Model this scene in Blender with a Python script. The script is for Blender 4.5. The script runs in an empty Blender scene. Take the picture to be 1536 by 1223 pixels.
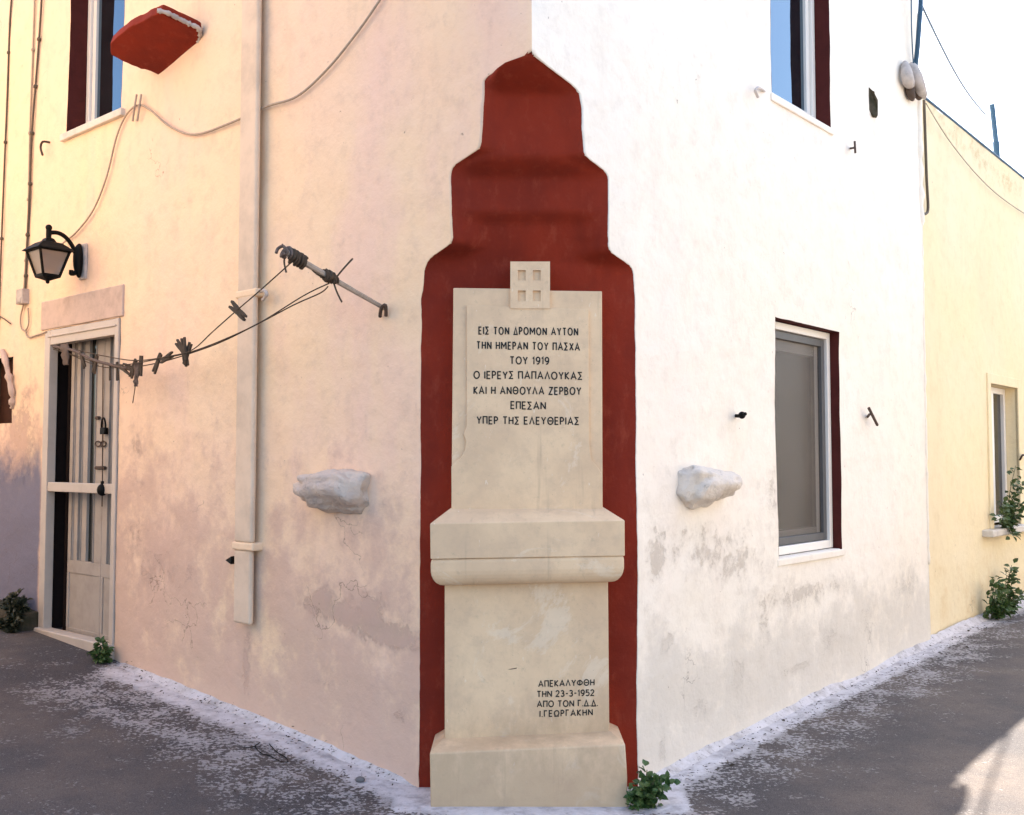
import bpy, bmesh, math, random
from mathutils import Vector, noise
random.seed(7)
R = math.radians
sc = bpy.context.scene
COL = sc.collection

# ------------------------------------------------------------------ camera, sky, sun, exposure
F_PX = 1535.0
CAM = Vector((0, 0, 1.52)); PITCH = math.atan(79 / F_PX)
cd = bpy.data.cameras.new('camera'); cam = bpy.data.objects.new('camera', cd); COL.objects.link(cam)
cam.location = CAM; cam.rotation_euler = (math.pi / 2 + PITCH, 0, 0)
cd.sensor_fit = 'HORIZONTAL'; cd.sensor_width = 36; cd.lens = 36 * F_PX / 1536
cd.clip_start = .05; cd.clip_end = 2000
sc.camera = cam
SUN_EL, SUN_AZ = R(53), R(20.5)                      # azimuth clockwise from +Y
w = bpy.data.worlds.new('World'); sc.world = w; w.use_nodes = True
nt = w.node_tree; bg = nt.nodes['Background']
sky = nt.nodes.new('ShaderNodeTexSky'); sky.sky_type = 'NISHITA'; sky.sun_disc = False
sky.sun_elevation = SUN_EL; sky.sun_rotation = SUN_AZ; sky.dust_density = 2.0; sky.ozone_density = .6; sky.air_density = 1.0
nt.links.new(sky.outputs[0], bg.inputs[0]); bg.inputs[1].default_value = .12
sd = bpy.data.lights.new('sun', 'SUN'); sd.energy = 5.0; sd.angle = R(.53); sd.color = (1, .93, .82)
sun = bpy.data.objects.new('sun', sd); COL.objects.link(sun)
S = Vector((math.sin(SUN_AZ) * math.cos(SUN_EL), math.cos(SUN_AZ) * math.cos(SUN_EL), math.sin(SUN_EL)))
sun.rotation_euler = S.to_track_quat('Z', 'Y').to_euler(); sun.location = (3, 6, 12)
sc.view_settings.view_transform = 'Standard'; sc.view_settings.look = 'None'
sc.view_settings.exposure = 2.3; sc.view_settings.gamma = 1

# ------------------------------------------------------------------ frames of reference
FW = Vector((0, math.cos(PITCH), math.sin(PITCH))); UP = Vector((0, -math.sin(PITCH), math.cos(PITCH)))
def ray(px, py): return Vector((1, 0, 0)) * ((px - 768) / F_PX) + FW + UP * ((611.5 - py) / F_PX)
class Frame:                                       # a wall plane: s along it, n out of it, z up
    def __init__(self, o, d, sgn):
        self.o = Vector(o); self.d = Vector(d).normalized(); self.n = Vector((-self.d.y, self.d.x, 0)) * sgn
    def P(self, s, n, z): return self.o + self.d * s + self.n * n + Vector((0, 0, z))
    def hit(self, px, py, off=0.0):
        r = ray(px, py); t = ((self.o - CAM).dot(self.n) + off) / r.dot(self.n); q = CAM + r * t
        return (q - self.o).dot(self.d), q.z
    def pt(self, px, py, off=0.0):
        s, z = self.hit(px, py, off); return self.P(s, off, z)
CL, CR, APEX = Vector((-.438, 4.8, 0)), Vector((.591, 4.8, 0)), Vector((.085, 4.30, 0))
WL = Frame(CL, (-1.152, 1, 0), 1); WR = Frame(CR, (.867, 1, 0), -1)
def FH(px, py, Y):                                 # a point of the frontal plane at depth Y
    r = ray(px, py); q = CAM + r * (Y / r.y); return q.x, q.z

def lerp(a, b, t): return a + (b - a) * t
def sstep(a, b, x):
    t = max(0., min(1., (x - a) / (b - a))); return t * t * (3 - 2 * t)
def table(tab, x):
    if x <= tab[0][0]: return tab[0][1]
    for (a, va), (b, vb) in zip(tab, tab[1:]):
        if x <= b: return lerp(va, vb, (x - a) / (b - a))
    return tab[-1][1]

# ------------------------------------------------------------------ materials
def lin(r, g, b):
    f = lambda c: c / 12.92 if c <= .04045 else ((c + .055) / 1.055) ** 2.4
    return (f(r / 255), f(g / 255), f(b / 255), 1)
class Mat:
    def __init__(self, name, rough=.8, spec=.3):
        self.m = bpy.data.materials.new(name); self.m.use_nodes = True
        self.t = self.m.node_tree; self.b = self.t.nodes['Principled BSDF']
        self.b.inputs['Roughness'].default_value = rough; self.b.inputs['Specular IOR Level'].default_value = spec
        self.pos = None
    def N(self, t, **k):
        n = self.t.nodes.new(t)
        for a, v in k.items(): setattr(n, a, v)
        return n
    def L(self, a, b): self.t.links.new(a, b)
    def P(self, scale=(1, 1, 1)):
        if not self.pos: self.pos = self.N('ShaderNodeNewGeometry').outputs['Position']
        if scale == (1, 1, 1): return self.pos
        mp = self.N('ShaderNodeMapping'); self.L(self.pos, mp.inputs[0]); mp.inputs['Scale'].default_value = scale
        return mp.outputs[0]
    def noise(self, scale, detail=4, rough=.55, stretch=(1, 1, 1), dist=0):
        n = self.N('ShaderNodeTexNoise'); self.L(self.P(stretch), n.inputs['Vector'])
        n.inputs['Scale'].default_value = scale; n.inputs['Detail'].default_value = detail
        n.inputs['Roughness'].default_value = rough; n.inputs['Distortion'].default_value = dist
        return n.outputs['Fac']
    def ramp(self, src, a, b, lo=0., hi=1.):
        n = self.N('ShaderNodeMapRange', interpolation_type='SMOOTHSTEP'); self.L(src, n.inputs[0])
        for i, v in enumerate((a, b, lo, hi)): n.inputs[1 + i].default_value = v
        return n.outputs[0]
    def math(self, op, a, b=None):
        n = self.N('ShaderNodeMath', operation=op)
        for i, v in enumerate((a, b)):
            if v is None: continue
            if isinstance(v, (int, float)): n.inputs[i].default_value = v
            else: self.L(v, n.inputs[i])
        return n.outputs[0]
    def mix(self, fac, a, b):
        n = self.N('ShaderNodeMix', data_type='RGBA')
        for i, v in ((0, fac), (6, a), (7, b)):
            if isinstance(v, (int, float)): n.inputs[i].default_value = v
            elif isinstance(v, tuple): n.inputs[i].default_value = v
            else: self.L(v, n.inputs[i])
        return n.outputs[2]
    def attr(self, name): return self.N('ShaderNodeAttribute', attribute_name=name).outputs['Fac']
    def color(self, c):
        if isinstance(c, tuple): self.b.inputs['Base Color'].default_value = c
        else: self.L(c, self.b.inputs['Base Color'])
        return self
    def bump(self, h, strength=.3, dist=.01, prev=None):
        n = self.N('ShaderNodeBump'); n.inputs['Strength'].default_value = strength; n.inputs['Distance'].default_value = dist
        self.L(h, n.inputs['Height'])
        if prev: self.L(prev, n.inputs['Normal'])
        self.L(n.outputs[0], self.b.inputs['Normal']); return n.outputs[0]

def plaster(name, c1, c2, c3, stain, low, spots=True):
    m = Mat(name, .9, .15)
    base = m.mix(m.ramp(m.noise(.8, 3), .35, .65), c1, c2)
    base = m.mix(m.ramp(m.noise(1.7, 5, .6, (1, 1, .35)), .48, .70, 0, .75), base, c3)
    base = m.mix(m.ramp(m.noise(9, 6, .7), .45, .75, 0, .22), base, stain)
    # rain streaks and brush marks, faint and mostly upright
    base = m.mix(m.ramp(m.noise(7, 4, .6, (1, 1, .2)), .55, .8, 0, .16), base, stain)
    # patches of lost paint where the wall is damp
    st = m.math('ADD', m.attr('stain'), m.math('MULTIPLY', m.math('ADD', m.math('SUBTRACT', m.noise(7, 8, .72), .5), m.math('MULTIPLY', m.math('SUBTRACT', m.noise(24, 6, .7), .5), .6)), 2.0))
    base = m.mix(m.ramp(st, .12, .95, 0, .55), base, stain)
    base = m.mix(m.ramp(st, .50, .80, 0, .42), base, stain)
    lo = m.math('ADD', m.attr('low'), m.math('MULTIPLY', m.math('SUBTRACT', m.noise(3.5, 7, .7), .5), 2.0))
    base = m.mix(m.ramp(lo, .45, .95, 0, .75), base, low)
    blue_shade = m.math('ADD', m.attr('blue'), m.math('MULTIPLY', m.math('SUBTRACT', m.noise(4, 7, .7), .5), .9))
    base = m.mix(m.ramp(blue_shade, .3, .8, 0, .85), base, (.115, .14, .225, 1))  # bluish shade low beside the door, put into the wall colour
    vo = m.N('ShaderNodeTexVoronoi', feature='DISTANCE_TO_EDGE'); vo.inputs['Scale'].default_value = 1.9
    wv_ = m.N('ShaderNodeTexNoise'); m.L(m.P(), wv_.inputs['Vector']); wv_.inputs['Scale'].default_value = 3.5; wv_.inputs['Detail'].default_value = 6
    va = m.N('ShaderNodeVectorMath', operation='MULTIPLY_ADD'); m.L(wv_.outputs['Color'], va.inputs[0]); va.inputs[1].default_value = (.9, .9, .9); m.L(m.P(), va.inputs[2]); m.L(va.outputs[0], vo.inputs['Vector'])
    crk = m.math('MULTIPLY', m.ramp(vo.outputs['Distance'], .0035, .009, 1, 0), m.ramp(m.math('ADD', m.noise(1.6, 3), m.math('MULTIPLY', m.attr('low'), .12)), .67, .74))
    base = m.mix(m.math('MULTIPLY', crk, .45), base, lin(95, 75, 62))
    if spots:
        base = m.mix(m.ramp(m.noise(34, 2, .5), .755, .80, 0, .55), base, lin(120, 95, 80))
    m.color(base)
    n1 = m.bump(m.noise(3.5, 6, .55), .6, .03)
    n2 = m.bump(m.noise(38, 8, .7), .40, .006, n1)
    m.bump(m.ramp(st, .50, .72), .5, -.006, n2)
    return m.m

M = {}
M['plaster_left'] = plaster('cream_limewash', (.86, .645, .43, 1), (.85, .62, .445, 1), (.82, .58, .465, 1), (.43, .31, .245, 1), (.60, .415, .33, 1))
M['plaster_right'] = plaster('white_limewash', (.86, .79, .69, 1), (.86, .78, .66, 1), (.85, .76, .66, 1), (.50, .43, .355, 1), (.66, .605, .53, 1))
M['plaster_yellow'] = plaster('yellow_limewash', (.83, .69, .43, 1), (.83, .70, .47, 1), (.80, .66, .43, 1), (.60, .45, .25, 1), (.74, .56, .32, 1))

def simple(name, c, rough=.7, spec=.3, var=.25, scale=14, c2=None, bump=.2, bs=60, metal=0):
    m = Mat(name, rough, spec); m.b.inputs['Metallic'].default_value = metal
    d = c2 or tuple(x * .55 for x in c[:3]) + (1,)
    m.color(m.mix(m.ramp(m.noise(scale, 6, .65), .4, .75, 0, var if not c2 else 1.), c, d))
    if bump: m.bump(m.noise(bs, 5, .6), bump, .004)
    return m.m
# red paint: chalky, faded in places
m = Mat('oxblood_limewash', .85, .2)
b = m.mix(m.ramp(m.noise(2.6, 6, .62, (1, 1, .6)), .36, .66), (.235, .025, .010, 1), (.165, .0185, .009, 1))
b = m.mix(m.ramp(m.noise(18, 7, .75, (1, 1, .45)), .50, .78, 0, .55), b, (.30, .06, .032, 1))
b = m.mix(m.ramp(m.noise(4, 5, .6, (1, 1, .15)), .55, .8, 0, .45), b, (.10, .014, .010, 1)); m.color(b)
n1 = m.bump(m.noise(6, 5), .4, .02); m.bump(m.noise(55, 8, .7), .4, .005, n1); M['red'] = m.m
# memorial stone: honed limestone
m = Mat('honed_limestone', .62, .35)
b = m.mix(m.ramp(m.noise(3.2, 6, .6), .35, .68), (.76, .555, .345, 1), (.65, .465, .29, 1))
b = m.mix(m.ramp(m.noise(9, 7, .7), .42, .72, 0, .55), b, (.55, .395, .26, 1))
b = m.mix(m.ramp(m.noise(2.0, 7, .72, (1, 1, 1), 2.2), .56, .64, 0, .4), b, (.80, .68, .52, 1))
b = m.mix(m.ramp(m.noise(26, 8, .75), .54, .75, 0, .5), b, (.44, .33, .22, 1))
b = m.mix(m.ramp(m.noise(5, 4, .6, (4, 1, .22)), .60, .80, 0, .55), b, (.38, .27, .18, 1))
b = m.mix(m.ramp(m.noise(60, 3, .55, (1, 1, .3)), .70, .76, 0, .5), b, (.82, .72, .58, 1))
sx = m.N('ShaderNodeSeparateXYZ'); m.L(m.P(), sx.inputs[0])
sp = m.math('ADD', sx.outputs[2], m.math('MULTIPLY', m.math('SUBTRACT', m.noise(6, 6, .7, (1, 1, .5)), .5), 1.1))
b = m.mix(m.ramp(sp, .10, .55, .6, 0), b, (.38, .265, .165, 1))
b = m.mix(m.ramp(m.noise(150, 3, .5), .68, .78, 0, .6), b, (.30, .23, .17, 1)); m.color(b)
n0 = m.bump(m.noise(7, 6, .6), .25, .008); n1 = m.bump(m.noise(30, 8, .7), .22, .005, n0); m.bump(m.noise(220, 3, .6), .15, .002, n1); M['stone'] = m.m
M['lettering'] = simple('black_letter_paint', (.012, .011, .010, 1), .6, .3, .3)
M['upvc'] = simple('white_window_frame', (.80, .76, .70, 1), .4, .4, .1, 6, None, .05)
M['aluminium'] = simple('weathered_white_metal', (.52, .445, .375, 1), .5, .4, .25, 9, None, .08)
M['sillstone'] = simple('sill_stone', (.66, .60, .52, 1), .7, .3, .5, 8)
M['dark'] = simple('interior_shade', (.005, .005, .0045, 1), .65, .15, .3)
M['rust'] = simple('rusty_iron', (.09, .06, .045, 1), .8, .3, .6)
M['rubber'] = simple('grey_gasket', (.10, .10, .10, 1), .5, .3, .2)
M['cable'] = simple('weathered_cable', (.42, .33, .25, 1), .7, .3, .5, 30)
M['cable_dark'] = simple('dark_cable', (.11, .085, .06, 1), .7, .3, .4, 30)
M['blue_pipe'] = simple('dark_blue_pipe', (.02, .07, .13, 1), .5, .4, .3)
M['peg'] = simple('weathered_wood', (.085, .064, .047, 1), .85, .2, .6, 60, None, .4, 120)
M['unseen_house_tan'] = simple('unseen_tan_house_wall', (.64, .48, .34, 1), .9, .15, .6, 4)
M['litter'] = simple('dry_litter', (.05, .04, .03, 1), .9, .1, .6)
M['rope'] = simple('old_cord', (.085, .062, .045, 1), .9, .1, .4, 60)
M['rag'] = simple('faded_cloth', (.15, .115, .10, 1), .95, .1, .5, 40)
M['rod'] = simple('old_grey_rod', (.40, .33, .27, 1), .8, .2, .6, 40)
M['step'] = simple('mossy_stone', (.075, .06, .042, 1), .95, .1, 1, 9, (.022, .024, .012, 1), .9, 18)
M['pebble'] = simple('pebble', (.16, .15, .15, 1), .85, .2, .5)
M['concrete'] = simple('bare_concrete', (.58, .445, .375, 1), .9, .15, .55, 7, None, .5, 30)
M['door'] = simple('chalky_door_paint', (.40, .35, .305, 1), .65, .25, .4, 7, None, .15)
M['spout'] = simple('whitewashed_clay', (.52, .46, .42, 1), .85, .2, .8, 10, None, .5, 25)
M['doorglass'] = None
def glass(name, c, rough=.03, ior=1.55, var=None):
    m = Mat(name, rough, .5); m.b.inputs['IOR'].default_value = ior
    m.color(m.mix(m.ramp(m.noise(2.5, 4), .35, .7), c, tuple(x * .7 for x in c[:3]) + (1,)) )
    m.bump(m.noise(3, 1), .03, .01)
    return m.m
M['doorglass'] = glass('ribbed_dark_glass', (.020, .019, .014, 1), .12, 1.4)
M['skyglass'] = glass('coated_window_glass', (.01, .012, .015, 1), .02, 2.5); M['skyglass'].node_tree.nodes['Principled BSDF'].inputs['Specular Tint'].default_value = (.50, .78, 1, 1)
M['maroon_shaded'] = simple('shaded_maroon_paint', (.085, .018, .015, 1), .85, .15, .5, 10, None, .4, 30)  # red reveal paint, darkened to carry the deep shade of the openings
M['screen'] = glass('insect_screen_glass', (.115, .092, .074, 1), .45, 1.45); M['screen'].node_tree.nodes['Principled BSDF'].inputs['Alpha'].default_value = .58; M['wood_and_shade'] = simple('dark_wood_and_shade', (.022, .012, .009, 1), .8, .2, .5)
M['oldred'] = simple('old_red_board', (.05, .020, .013, 1), .9, .15, .7, 12)
m = Mat('frosted_lamp_glass', .35, .5); m.color((.44, .36, .30, 1)); m.b.inputs['Transmission Weight'].default_value = .55; M['lampglass'] = m.m
M['bulb'] = simple('pale_bulb', (.70, .62, .55, 1), .3, .5, .1)
# leaves
def leafmat(name, a, b_):
    m = Mat(name, .5, .35); m.color(m.mix(m.ramp(m.noise(30, 3), .35, .65), a, b_))
    m.b.inputs['Transmission Weight'].default_value = 0
    return m.m
M['leaf'] = leafmat('dark_leaves', (.032, .078, .018, 1), (.075, .115, .032, 1))
M['leaf_light'] = leafmat('fresh_leaves', (.055, .105, .028, 1), (.10, .13, .05, 1))
M['moss'] = leafmat('moss', (.022, .026, .012, 1), (.05, .05, .026, 1))
M['stem'] = simple('green_stem', (.10, .11, .05, 1), .8, .2)
# street: old asphalt, paint flecks, whitewashed margin along the walls
m = Mat('old_asphalt', .85, .25)
b = m.mix(m.ramp(m.noise(1.6, 8, .66), .36, .68), (.050, .044, .046, 1), (.105, .082, .070, 1))
b = m.mix(m.ramp(m.noise(260, 2, .5), .45, .75, 0, .7), b, (.18, .16, .15, 1))
b = m.mix(m.ramp(m.noise(90, 3, .6), .55, .72, 0, .6), b, (.025, .024, .026, 1))
wash = m.attr('wash')
fl = m.math('ADD', m.math('MULTIPLY', wash, .60), m.math('MULTIPLY', m.noise(1.1, 4, .6), .16))
fl = m.math('ADD', fl, m.math('MULTIPLY', m.noise(46, 5, .66), 1.15))
fl = m.math('ADD', fl, m.math('MULTIPLY', m.math('SUBTRACT', m.noise(6, 5, .62), .5), .75))
wf = m.ramp(fl, .90, 1.0)
wcol = m.mix(m.ramp(wash, .15, .85), (.20, .185, .18, 1), m.mix(m.ramp(m.noise(12, 6, .7), .4, .7), (.58, .56, .58, 1), (.34, .32, .33, 1)))
b = m.mix(wf, b, wcol)
b = m.mix(m.ramp(m.noise(38, 3, .55), .68, .75, 0, .7), b, (.03, .028, .027, 1))
m.color(b)
n1 = m.bump(m.noise(8, 5, .6), .35, .02); n2 = m.bump(m.noise(140, 4, .7), .6, .006, n1); m.bump(wf, .5, .004, n2); M['asphalt'] = m.m

# ------------------------------------------------------------------ mesh helpers
def tag(o, label=None, cat=None, group=None, kind=None):
    if label: o['label'] = label
    if cat: o['category'] = cat
    if group: o['group'] = group
    if kind: o['kind'] = kind
    return o
def empty(name, loc, label, cat, group=None):
    o = bpy.data.objects.new(name, None); COL.objects.link(o); o.location = loc; o.empty_display_size = .1
    return tag(o, label, cat, group)
class MB:
    def __init__(self): self.v = []; self.f = []
    def add(self, vs, fs):
        k = len(self.v); self.v += [Vector(q) for q in vs]; self.f += [tuple(i + k for i in f) for f in fs]; return self
    def hexa(self, p): return self.add(p, [(0, 1, 2, 3), (7, 6, 5, 4), (0, 4, 5, 1), (1, 5, 6, 2), (2, 6, 7, 3), (3, 7, 4, 0)])
    def fbox(self, fr, s0, s1, n0, n1, z0, z1):
        return self.hexa([fr.P(s0, n0, z0), fr.P(s1, n0, z0), fr.P(s1, n1, z0), fr.P(s0, n1, z0),
                          fr.P(s0, n0, z1), fr.P(s1, n0, z1), fr.P(s1, n1, z1), fr.P(s0, n1, z1)])
    def box(self, a, b):
        (x0, y0, z0), (x1, y1, z1) = a, b
        return self.hexa([(x0, y0, z0), (x1, y0, z0), (x1, y1, z0), (x0, y1, z0), (x0, y0, z1), (x1, y0, z1), (x1, y1, z1), (x0, y1, z1)])
    def tube(self, pts, r, seg=8, taper=None):
        pts = [Vector(q) for q in pts]; rings = []; side = None
        for i, q in enumerate(pts):
            t = (pts[min(i + 1, len(pts) - 1)] - pts[max(i - 1, 0)]).normalized()
            if side is None: side = t.orthogonal().normalized()
            side = (side - t * side.dot(t)).normalized(); up = t.cross(side)
            rr = (taper[i] if taper else r)
            rings.append([q + (side * math.cos(2 * math.pi * k / seg) + up * math.sin(2 * math.pi * k / seg)) * rr for k in range(seg)])
        vs = [q for g in rings for q in g]; fs = []
        for i in range(len(rings) - 1):
            for k in range(seg):
                k2 = (k + 1) % seg; fs.append((i * seg + k, i * seg + k2, (i + 1) * seg + k2, (i + 1) * seg + k))
        fs.append(tuple(range(seg))); fs.append(tuple((len(rings) - 1) * seg + k for k in reversed(range(seg))))
        return self.add(vs, fs)
    def loft(self, rings):
        n = len(rings[0]); vs = [q for g in rings for q in g]; fs = []
        for i in range(len(rings) - 1):
            for k in range(n):
                k2 = (k + 1) % n; fs.append((i * n + k, i * n + k2, (i + 1) * n + k2, (i + 1) * n + k))
        fs.append(tuple(range(n))); fs.append(tuple((len(rings) - 1) * n + k for k in reversed(range(n))))
        return self.add(vs, fs)
    def prism(self, pts, vec):
        vec = Vector(vec); a = [Vector(q) for q in pts]; return self.loft([a, [q + vec for q in a]])
    def ball(self, c, rx, ry=None, rz=None, nu=12, nv=8):
        ry = ry or rx; rz = rz or rx; c = Vector(c); rings = []
        for j in range(nv + 1):
            a = math.pi * j / nv; rr = max(math.sin(a), 1e-3)
            rings.append([c + Vector((rx * rr * math.cos(2 * math.pi * k / nu), ry * rr * math.sin(2 * math.pi * k / nu), rz * math.cos(a))) for k in range(nu)])
        return self.loft(rings)
    def build(self, name, mat, parent=None, bevel=0, seg=2, smooth=False, recalc=True, attrs=None):
        me = bpy.data.meshes.new(name)
        off = parent_loc(parent)
        me.from_pydata([q - off for q in self.v], [], self.f); me.update()
        if recalc:
            bm = bmesh.new(); bm.from_mesh(me); bmesh.ops.recalc_face_normals(bm, faces=bm.faces); bm.to_mesh(me); bm.free()
        if smooth:
            for q in me.polygons: q.use_smooth = True
        for k, vals in (attrs or {}).items():
            at = me.attributes.new(k, 'FLOAT', 'POINT'); at.data.foreach_set('value', vals)
        me.materials.append(mat if not isinstance(mat, str) else M[mat])
        o = bpy.data.objects.new(name, me); COL.objects.link(o)
        if parent: o.parent = parent
        if bevel:
            md = o.modifiers.new('bevel', 'BEVEL'); md.width = bevel; md.segments = seg; md.limit_method = 'ANGLE'
        return o
def parent_loc(p):
    v = Vector((0, 0, 0))
    while p: v += Vector(p.location); p = p.parent
    return v
def recenter(o):                                   # origin of a one-mesh thing to its own base
    vs = [q.co.copy() for q in o.data.vertices]; n = len(vs)
    c = Vector((sum(q.x for q in vs) / n, sum(q.y for q in vs) / n, min(q.z for q in vs)))
    for q in o.data.vertices: q.co -= c
    o.location = o.location + c; return o
def smooth_path(pts, n=8):                         # Catmull-Rom through the points
    pts = [Vector(q) for q in pts]; out = []
    for i in range(len(pts) - 1):
        a, b, c, d = pts[max(i - 1, 0)], pts[i], pts[i + 1], pts[min(i + 2, len(pts) - 1)]
        for k in range(n):
            t = k / n
            out.append(.5 * ((2 * b) + (c - a) * t + (2 * a - 5 * b + 4 * c - d) * t * t + (3 * b - a - 3 * c + d) * t ** 3))
    out.append(pts[-1]); return out

# ------------------------------------------------------------------ ground
ZL = [(-.3, 0), (.0, .0), (.93, .083), (1.8, .135), (2.68, .215), (3.0, .26), (3.83, .298), (4.5, .325), (7, .42), (30, .6)]
ZR = [(-.3, 0), (.0, .0), (.87, .046), (1.67, .076), (2.66, .10), (3.79, .142), (4.9, .166), (6.4, .19), (30, .6)]
def ground_z(x, y):
    q = Vector((x, y, 0)); sl = (q - WL.o).dot(WL.d); sr = (q - WR.o).dot(WR.d)
    return table(ZL, sl) + table(ZR, sr) + .010 * noise.noise(Vector((x * .9, y * .9, 0))) + .016 + .012 * math.exp(-((x - .1) / .9) ** 2 - ((y - 4.4) / .35) ** 2)
def axis(lo, hi, step, far):
    a = [lo + i * step for i in range(int((hi - lo) / step) + 1)]
    pre, post, x, d = [], [], lo, step
    while x > -far: d *= 1.5; x -= d; pre.append(x)
    x, d = a[-1], step
    while x < far: d *= 1.5; x += d; post.append(x)
    return pre[::-1] + a + post
gx = axis(-4.6, 5.2, .055, 400); gy = axis(2.6, 9.6, .055, 400)
g = MB(); wv = []
def wash_at(x, y):
    q = Vector((x, y, 0)); a, c = q - WL.o, q - WR.o
    sl, dl, sr, dr = a.dot(WL.d), a.dot(WL.n), c.dot(WR.d), c.dot(WR.n); df = 4.62 - y
    v = 0
    if -1.2 < sl < 2.9 and dl > -.3:
        v = max(v, (1 - sstep(.06, .36, dl)) * 1.0, .46 * (1 - sstep(.35, 1.3, dl))) * sstep(2.95, 2.5, sl)
    v = max(v, .13 if dr > 0 and sr > -1 else 0)
    v = max(v, .20 * sstep(3.4, 1.2, dl) * sstep(1.4, -.4, dr) if dl > 0 else 0)
    if sr > -1.2 and dr > -.3:
        v = max(v, (1 - sstep(.08, .27, dr)) * lerp(1, .8, sstep(2, 6, sr)), .42 * (1 - sstep(.3, .9, dr)))
    if -.5 < x < .75: v = max(v, 1 - sstep(.10, .32, df))
    return v
for y in gy:
    for x in gx:
        g.v.append(Vector((x, y, ground_z(x, y)))); wv.append(wash_at(x, y) if abs(x) < 7 and -1 < y < 12 else 0)
nx = len(gx)
for j in range(len(gy) - 1):
    for i in range(nx - 1): g.f.append((j * nx + i, j * nx + i + 1, (j + 1) * nx + i + 1, (j + 1) * nx + i))
tag(g.build('street', 'asphalt', None, smooth=True, attrs={'wash': wv}), 'worn asphalt street with flecks of white paint', 'street', kind='structure')

# ------------------------------------------------------------------ the white corner house
house = empty('white_house', (0, 4.8, 0), 'two storey house with cream and white limewashed walls meeting at the memorial corner', 'house')
TOPZ = 6.2
# how far the corner is cut away at a given height (0 = cut back to the full flat, 1 = sharp corner)
def zy(y, c): return FH(768, y, 4.8 - .5 * c)[1]
def cut_c(px, y, left):                            # how deep the corner is cut, from the outline measured on the photograph
    k = (px - 768) / F_PX * (1 + ((611.5 - y) / F_PX + .05) * math.sin(PITCH))
    c = (4.8 * k + .438) / (.523 + .5 * k) if left else (.591 - 4.8 * k) / (.506 - .5 * k)
    return max(0., min(1., c))
OUT_L = [(768, 94), (744, 107), (732, 114), (725, 122), (724, 157), (720, 218), (714, 229), (700, 236), (684, 242), (676, 250), (674, 265), (677, 360), (670, 371), (655, 378), (641, 388), (634, 404), (631, 440)]
OUT_R = [(806, 87), (828, 104), (860, 129), (870, 139), (873.5, 157), (875, 194), (879, 236), (893, 244.5), (907, 252), (914.5, 264), (916.5, 371), (922, 383), (938, 390), (948, 396), (953.5, 408), (956, 440)]
def cut_table(pts, left):
    t = sorted((zy(y, cut_c(px, y, left)), cut_c(px, y, left)) for px, y in pts); out = [(t[0][0] - .01, 0.)]
    for z, c in t:
        if z > out[-1][0] + .004: out.append((z, c))
    return out + [(zy(80, 1.), 1.)]
CUT_L, CUT_R = cut_table(OUT_L, True), cut_table(OUT_R, False)
CUT_M = sorted((zy(y, c), c) for y, c in [(80, 1.), (128, .66), (140, .55), (236, .50), (266, .29), (318, .265), (334, .16), (395, .02), (435, .0)])
ZAPEX = zy(80, 1.)
def wall_point(fr, s, z, off=0.0):
    j = .004
    s2 = s + j * noise.noise(Vector((s * 7, z * 7, 3.1 if fr is WL else 9.7))) if s > .05 else s
    z2 = z + j * noise.noise(Vector((s * 7, z * 7, 21.3)))
    if s2 >= 0: q = fr.P(s2, 0, z2)
    else: q = fr.o + (APEX - fr.o).normalized() * (-s2) + Vector((0, 0, z2))
    d = .010 * noise.noise(Vector((s * 1.4, z * 1.4, 5 if fr is WL else 15))) + .004 * noise.noise(Vector((s * 5, z * 5, 7))) + .0015 * noise.noise(Vector((s * 17, z * 17, 2)))
    fade = sstep(0, .35, s + .72) if s < 0 else 1
    if s < 0 and z > ZAPEX:
        e = max(0, 1 - ((q - APEX).to_2d().length) / .22); q = q + Vector((0, .055 * e * e * sstep(ZAPEX, ZAPEX + .5, z), 0))
    return q + fr.n * (d * fade + off)
LEN = {id(WL): (APEX - CL).length, id(WR): (APEX - CR).length}
def soft(tab, z): return sum(table(tab, z + d) for d in (-.015, -.0075, 0, .0075, .015)) / 5
def edge_s(fr, z):                                 # where the wall stops at the painted corner
    c = soft(CUT_L if fr is WL else CUT_R, z) if z < ZAPEX - .12 else table(CUT_L if fr is WL else CUT_R, z)
    wob = .004 * noise.noise(Vector((z * 9, 1 if fr is WL else 4, 0))) + .0022 * noise.noise(Vector((z * 33, 1 if fr is WL else 4, 0)))
    return -(c * (LEN[id(fr)] - .012) + .012) + wob * (1 - sstep(.9, 1, c))
def blobs(fr, lst):
    out = []
    for px, py, rx, ry, a in lst:
        s, z = fr.hit(px, py); s1, _ = fr.hit(px + rx, py); _, z1 = fr.hit(px, py + ry)
        out.append((s, z, abs(s1 - s) + 1e-3, abs(z1 - z) + 1e-3, a))
    return lambda s, z: 1.3 * sum(a * math.exp(-((s - u) / ru) ** 2 - ((z - v) / rv) ** 2) for u, v, ru, rv, a in out)
stain_L = blobs(WL, [(485, 905, 46, 26, .75), (540, 940, 40, 20, .55), (560, 905, 22, 22, .6), (600, 955, 40, 28, .6), (250, 860, 60, 40, .42), (205, 800, 26, 34, .4), (370, 1000, 8, 60, .6),
                     (480, 1022, 22, 9, .5), (600, 1070, 16, 14, .5), (430, 985, 26, 6, .45), (20, 700, 40, 60, .45), (35, 620, 22, 50, .5), (380, 880, 24, 60, .25), (205, 670, 14, 22, .5), (206, 722, 8, 9, .5)])
low_L = lambda s, z: (1 - sstep(.2, 2.7, z - table(ZL, s))) * .95 + .25 * sstep(1.5, 4, s) * (1 - sstep(1.5, 3, z))
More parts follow.
